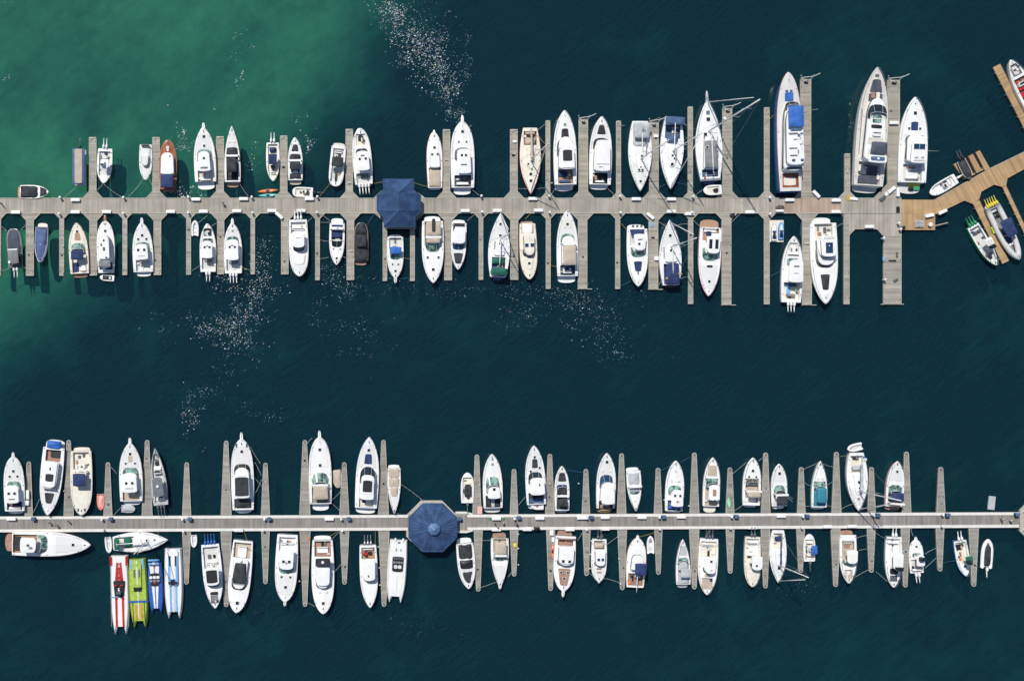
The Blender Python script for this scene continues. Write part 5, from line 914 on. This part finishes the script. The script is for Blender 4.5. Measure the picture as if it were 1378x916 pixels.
@proto
def mk_bin():
    r=thing('waste_bin',(0,0,0)); MB().prism(panel(-.42,.42,.34,.34,.08,.08),0,.9,.03).build('bin','N',r); l_=MB().prism(panel(-.48,.48,.4,.4,.1,.1),.9,1.08,.06,.06).build('lid','L',r); MB().tube((-.48,-.3,.95),(-.48,.3,.95),.04).build('handle','k',l_); return r
@proto
def mk_fender():
    m=MB(); m.ell((0,0,.5),.17,.17,.42,10,8); o=m.build('fender','W',None,True); MB().tube((0,0,.9),(0,0,1.2),.03).build('rope','rope_pale',o); return o
def edgeside(py): return ('top','bottom')[(py>276)] if py<400 else ('top','bottom')[(py>703)]
for x,y,r_ in BOX_U+BOX_L:
    o=mk_box(x,y,Z+(.0 if y<400 else .1),math.radians(r_)); q=near(x,y); later(o,'white dock box nearest the '+q.short,'dock box','white dock boxes on the piers',x,y)
for x,y in PED_U+PED_L:
    o=mk_ped(x,y,Z,0); q=near(x,y); later(o,'white power pedestal nearest the '+q.short,'power pedestal','white power pedestals on the piers',x,y)
for x,y in BIN:
    o=mk_bin(x,y,Z+.05,0); q=near(x,y); later(o,'dark blue bin nearest the '+q.short,'bin','dark blue bins on the lower pier',x,y)
for x,y,_ in FEND:
    o=mk_fender(x,y,.15,0); q=near(x,y); later(o,'white fender beside the '+q.short,'fender','white fenders between boats and piers',x,y)
for (x0,y0,x1,y1,c) in MOOR:
    a,b=P(x0,y0,.9),P(x1,y1,.75); m=MB(); n=6; mid=(a+b)/2; sag=min(.5,(b-a).length*.06); bend=R.uniform(-.04,.04)*(b-a).length; d=(b-a).normalized()
    pts=[a.lerp(b,i/n)-mid+Vector((-d.y,d.x,0))*bend*4*(i/n)*(1-i/n)-Vector((0,0,sag*4*(i/n)*(1-i/n))) for i in range(n+1)]
    m.path(pts,.042,5); o=m.build('mooring_line',{'p':'rope_pale','y':'rope_yellow','b':'rope_blue'}[c],None,True); o.location=mid
    q=near(x0,y0); 
    if math.hypot(x1-x0,y1-y0)>0: later(o,'%s mooring line tied to the %s'%({'p':'pale','y':'yellow','b':'blue'}[c],q.short),'mooring line','mooring lines',(x0+x1)/2,(y0+y1)/2)
flush()
# kayaks and boards
def kayak(px,py,L,wd,rot,col,lab,z=.0,cat='kayak'):
    p=P(px,py,z+.2); r=thing(cat.replace(' ','_'),(p.x,p.y,z),rot); m=MB(); rows=[]
    for i in range(13):
        t=i/12; w_=wd/2*math.sin(math.pi*(.03+.94*t))**.7; x=-L/2+L*t; h=.28+.1*abs(2*t-1)**2
        rows.append(m.ring([(x,-w_,h*.6),(x,-w_*.6,h),(x,0,h+.05),(x,w_*.6,h),(x,w_,h*.6),(x,w_*.5,0),(x,-w_*.5,0)]))
    for a,b in zip(rows,rows[1:]): m.strip(a,b)
    m.f.append(tuple(rows[0])); m.f.append(tuple(rows[-1])); m.build('hull',col,r,True)
    if cat=='kayak': MB().ell((-.1,0,.33),.45,wd*.3,.06,12,6).build('cockpit','k',r); MB().box(.9,0,.36,.3,wd*.4,.04).build('hatch','W',r)
    tag(r,lab,cat,'kayaks and boards')
kayak(360.5,257,4.6,.85,.09,'Z','orange kayak moored against the upper pier beside a turquoise one',0.1)
kayak(361,263,4.5,.85,.05,'Q','turquoise kayak floating between the orange kayak and the pier',0.1)
kayak(743.7,741,3.4,.75,math.pi/2,'Z','orange kayak lying on a finger beside the brown foredeck trawler yacht',Z)
kayak(981.2,676,2.4,.95,math.pi/2+.1,'z','pale green paddle board lying on a lower finger pier',Z,'paddle board')
kayak(1229,248.5,3.0,.75,0,'Y','yellow paddle board across the white flybridge yacht\'s stern',.5,'paddle board')
def item(name,lab,cat,px,py,z,lx,ly,h,col,rot=0,rs=.1,sub=None):
    p=P(px,py,z+h); r=thing(name,(p.x,p.y,z),math.radians(rot)); MB().prism(panel(-lx/2,lx/2,ly/2,ly/2,rs,rs),0,h,min(.06,h*.3),h*.1).build('body' if not sub else sub[0],col,r)
    if sub: sub[1](r)
    tag(r,lab,cat); return r
item('inflatable_float','rolled green float on the white flybridge yacht\'s stern','float',1233.5,253.3,.45,1.5,.95,.4,'n',0,.3); item('gear_bag','black gear bag beside the green float on a yacht stern','bag',1226.3,254.3,.45,1.2,.8,.4,'k',0,.2)
def slats(r):
    m=MB()
    for i in range(5): m.box(0,-.65+i*.32,.5,2.1,.2,.06)
    m.build('seat','s',r)
item('picnic_bench','grey slatted picnic bench on the square timber deck','bench',1237.3,300.8,Z,.5,1.3,.45,'D',0,.1,('leg',slats))
def topd(r): MB().tube((0,0,.62),(0,0,.7),.5,n=20).build('table_top','C',r)
item('round_table','small round cream table on the square timber deck','table',1252.2,302,Z,.4,.4,.62,'M',0,.3,('pedestal',topd))
item('waste_bin','round dark bin at the timber deck\'s lower left corner','bin',1216.3,306,Z,.85,.85,.8,'D',0,.5,('bin',lambda r:MB().prism(panel(-.3,.3,.3,.3,.5,.5),.8,.95,.05).build('lid','k',r)))
item('equipment_chest','white equipment chest with dark handles on the timber deck edge','chest',1251,289.8,Z,1.9,.7,.55,'W',12,.05,('box',lambda r:MB().prism(panel(-.98,.98,.38,.38,.05,.05),.55,.7,.05).build('lid','W',r)))
def gang(r): MB().box(0,0,.35,2.9,.05,.3).build('handrail','M',r)
item('boarding_ramp','thin pale boarding ramp sticking out from the square timber deck','ramp',1267,302,.7,3,.3,.1,'edge',14,0,('plank',gang))
item('floor_mat','dark square mat where grey pier meets timber pier','mat',1208.5,282.3,Z,.85,1.5,.03,'k')
item('equipment_case','black equipment case at the foot of the widest upper finger','case',1188.2,267,Z,1.5,.75,.35,'D',40)
item('folded_tarp','white folded tarpaulin at the foot of the widest upper finger','tarp',1194.5,260.5,Z,1.3,.8,.3,'W',35,.2)
item('equipment_case','grey case on the wide lower right finger near its end','case',1206,377,Z,1.1,.55,.3,'D',30); item('equipment_case','slim dark case on the wide lower right finger\'s right edge','case',1207.6,342.5,Z,.35,1.2,.3,'D')
item('blue_crate','small blue crate on the wide lower right finger\'s left edge','crate',1189.6,348.3,Z,.4,1.0,.3,'c')
item('rope_pile','yellow rope pile by the grey canopied super yacht\'s stern','rope',1143,266.5,Z,1.3,1.3,.15,'rope_yellow',0,.4); item('folded_sail','white folded bundle by the grey canopied super yacht\'s stern','bundle',1149.5,267.4,Z,1.9,.7,.35,'W',-8,.2)
item('canvas_heap','brown canvas heap behind a dock box on the upper pier','heap',1050.5,279.5,Z,1.8,1.2,.6,'w',0,.5); item('dock_box','white dock box in front of the brown canvas heap','dock box',1049.5,283.6,Z,1.7,.45,.55,'W',0,.05,('box',lambda r:MB().prism(panel(-.88,.88,.25,.25,.05,.05),.55,.68,.04).build('lid','W',r)))
item('pink_mat','pink mat on the finger right of the small black seated bowrider','mat',645.7,686,Z,1.1,1.7,.05,'p',0,.02)
item('yellow_crate','yellow crate on the finger right of the beige roofed express','crate',693.3,733.5,Z,.75,.95,.35,'Y')
item('orange_bag','small orange bag on the finger beside the mint windshield express','bag',414.8,724.3,Z,.35,.8,.25,'Z'); item('dock_steps','white dock steps on finger between lower left cruiser and blue bundle yacht','steps',36,676.5,Z,1.0,1.1,.7,'W')
item('grill','black grill at the bottom edge of lower pier right of gazebo','grill',722.8,711,Z,1.3,.7,.9,'k',0,.1,('body',lambda r:MB().tube((-.4,.4,.7),(.4,.4,.7),.04).build('handle','M',r)))
item('swim_float','pale grey rectangular float tied near the lower pier\'s right end','float',1335,676.5,.02,1.5,3.1,.35,'s',-6,.02)
item('gear_pile','dark gear pile on the upper pier above the white yacht with teak platform','gear',986,289.5,Z,1.1,.9,.45,'k',20,.4); item('work_skiff_cover','blue folded cover on the diagonal dock box finger','cover',877,302.5,Z,.6,1.0,.2,'c')
item('white_crate','white crate on the finger left of the navy covered cockpit sailboat','crate',883.5,347.8,.7,1.0,.9,.4,'W')
item('white_locker','white locker on the finger left of the brown foredeck trawler','locker',742.6,716.8,Z,.9,1.2,.5,'W'); item('white_locker','narrow white locker between white locker and orange kayak','locker',744.5,726,Z,.6,1.1,.4,'W')
item('gangway_step','white step on finger beside tan decked ketch','step',693,190.3,Z,.9,.6,.35,'W'); item('gangway_step','white step on finger left of the blue dodger racing sailboat','step',883,183,Z,1.1,.7,.35,'W')
item('radome','white round buoy on finger between two left sailboat masts of the upper pier','buoy',976,159.5,Z,.7,.7,.6,'W',0,.5)
item('planter','green plant tub at left of the dock box near the people','planter',659.5,697.6,Z,.5,.5,.35,'n',0,.4); item('planter','green plant tub at right of the dock box near the people','planter',677.5,697.3,Z,.5,.5,.35,'n',0,.4)
jp=item('jet_ski_dock','sand coloured floating dock carrying two blue jet skis','dock',1045.2,311,.02,3.3,5.0,.4,'C',0,.02)
for ln,z in (('blue left jet ski | on the sand coloured floating dock | jet ski | 1041 301.5 1041 324 7 | f c W k | pad 10 52 50 k .8 0 .25; pad 56 86 56 W .5; str 52 58 0 70 b; cush 20 60 .8 .15 b; cush 20 -60 .8 .15 b',.45),('blue right jet ski | set slightly higher on the sand coloured dock | jet ski | 1050.5 299.3 1050.5 322 7 | f b c k | pad 10 50 50 k .8 0 .25; pad 54 86 50 W .5; str 50 56 0 80 W; cush 20 60 .8 .15 b; cush 20 -60 .8 .15 b',.45)):
    b=Boat(ln); b.root.location.z=z-.1
# ---------------------------------------------------------------- people
def skinmesh(name,verts,edges,rads,sub=1):
    me=bpy.data.meshes.new(name); me.from_pydata(verts,edges,[]); o=bpy.data.objects.new(name,me); C.objects.link(o)
    o.modifiers.new('s','SKIN'); sk_=me.skin_vertices[0].data
    for i,r_ in enumerate(rads): sk_[i].radius=(r_,r_); sk_[i].use_root=(i==0)
    sb=o.modifiers.new('d','SUBSURF'); sb.levels=sub; sb.render_levels=sub
    dg=bpy.context.evaluated_depsgraph_get(); ev_=o.evaluated_get(dg); m2=bpy.data.meshes.new_from_object(ev_); C.objects.unlink(o); bpy.data.objects.remove(o)
    m2.name=name; m2.polygons.foreach_set('use_smooth',[True]*len(m2.polygons)); return m2
V=[(0,0,.95),(0,0,1.15),(0,0,1.38),(0,0,1.5),(.02,0,1.62),(.02,0,1.70),(0,.18,1.40),(.04,.25,1.13),(.16,.27,.90),(.20,.27,.80),(0,-.18,1.40),(-.04,-.25,1.13),(.02,-.27,.88),(.06,-.27,.78),(0,.09,.88),(.10,.10,.5),(.04,.10,.09),(.18,.10,.04),(0,-.09,.88),(-.06,-.10,.5),(-.14,-.10,.10),(0,-.10,.04)]
Eb=[(0,1),(1,2),(2,3),(3,4),(4,5),(2,6),(6,7),(7,8),(8,9),(2,10),(10,11),(11,12),(12,13),(0,14),(14,15),(15,16),(16,17),(0,18),(18,19),(19,20),(20,21)]
Rb=[.13,.12,.14,.055,.095,.09,.065,.048,.036,.035,.065,.048,.036,.035,.085,.06,.04,.035,.085,.06,.04,.035]
body_me=skinmesh('body',V,Eb,Rb); shirt_me=skinmesh('shirt',[V[i] for i in(0,1,2,6,7,10,11)],[(0,1),(1,2),(2,3),(3,4),(2,5),(5,6)],[.15,.15,.175,.09,.07,.09,.07]); tr_me=skinmesh('trousers',[V[i] for i in(0,14,15,16,18,19,20)],[(0,1),(1,2),(2,3),(0,4),(4,5),(5,6)],[.15,.11,.08,.065,.11,.08,.065])
body_me.materials.append(MATS['skin'])
NAMES={'X':'red','R':'blue','F':'brown','Q':'teal','I':'pale grey','W':'white','K':'dark','c':'light blue','D':'grey','N':'navy','k':'black'}
WH=['at the far left of the lower pier','behind the red shirted walker on the lower pier','near the cream fishing cruiser\'s bow','left of the group near the gazebo','lowest of the group near the gazebo','right of the group near the gazebo','by the pedestal right of the gazebo group','left of two at the lower pier\'s right end','rightmost on the lower pier','on the upper pier near the navy awnings','at the upper pier\'s left edge']
for k,(x,y,t_,sh,tr_,hd) in enumerate([p for p in PEOPLE if p[2]!='skip']):
    p=P(x,y,1.2); r=bpy.data.objects.new('person',body_me); C.objects.link(r); r.location=(p.x,p.y,Z); r.rotation_euler=(0,0,math.radians(hd))
    for me,c,nm_ in((shirt_me,sh,'shirt'),(tr_me,tr_,'trousers')):
        q=me.copy(); q.materials.append(MATS[c]); o=bpy.data.objects.new(nm_,q); C.objects.link(o); o.parent=r
    MB().ell((.0,0,1.735),.105,.1,.1,12,8).build('hair','hair',r,True)
    m=MB(); m.ell((.135,0,1.665),.02,.015,.025,6,4); m.ell((.115,.035,1.69),.012,.012,.008,6,4); m.ell((.115,-.035,1.69),.012,.012,.008,6,4); m.build('face','skin',r)
    tag(r,'person in a %s top standing %s'%(NAMES[sh],WH[k]),'person','people on the piers')
# ---------------------------------------------------------------- self check
from collections import Counter
cc=Counter(l_ for l_,c_ in LABELS)
for l_,n_ in cc.items():
    nw=len(l_.split())
    if n_>1 or nw<4 or nw>16: print('LABEL',n_,nw,l_)
print('objects',len(bpy.data.objects),'top',len(LABELS))
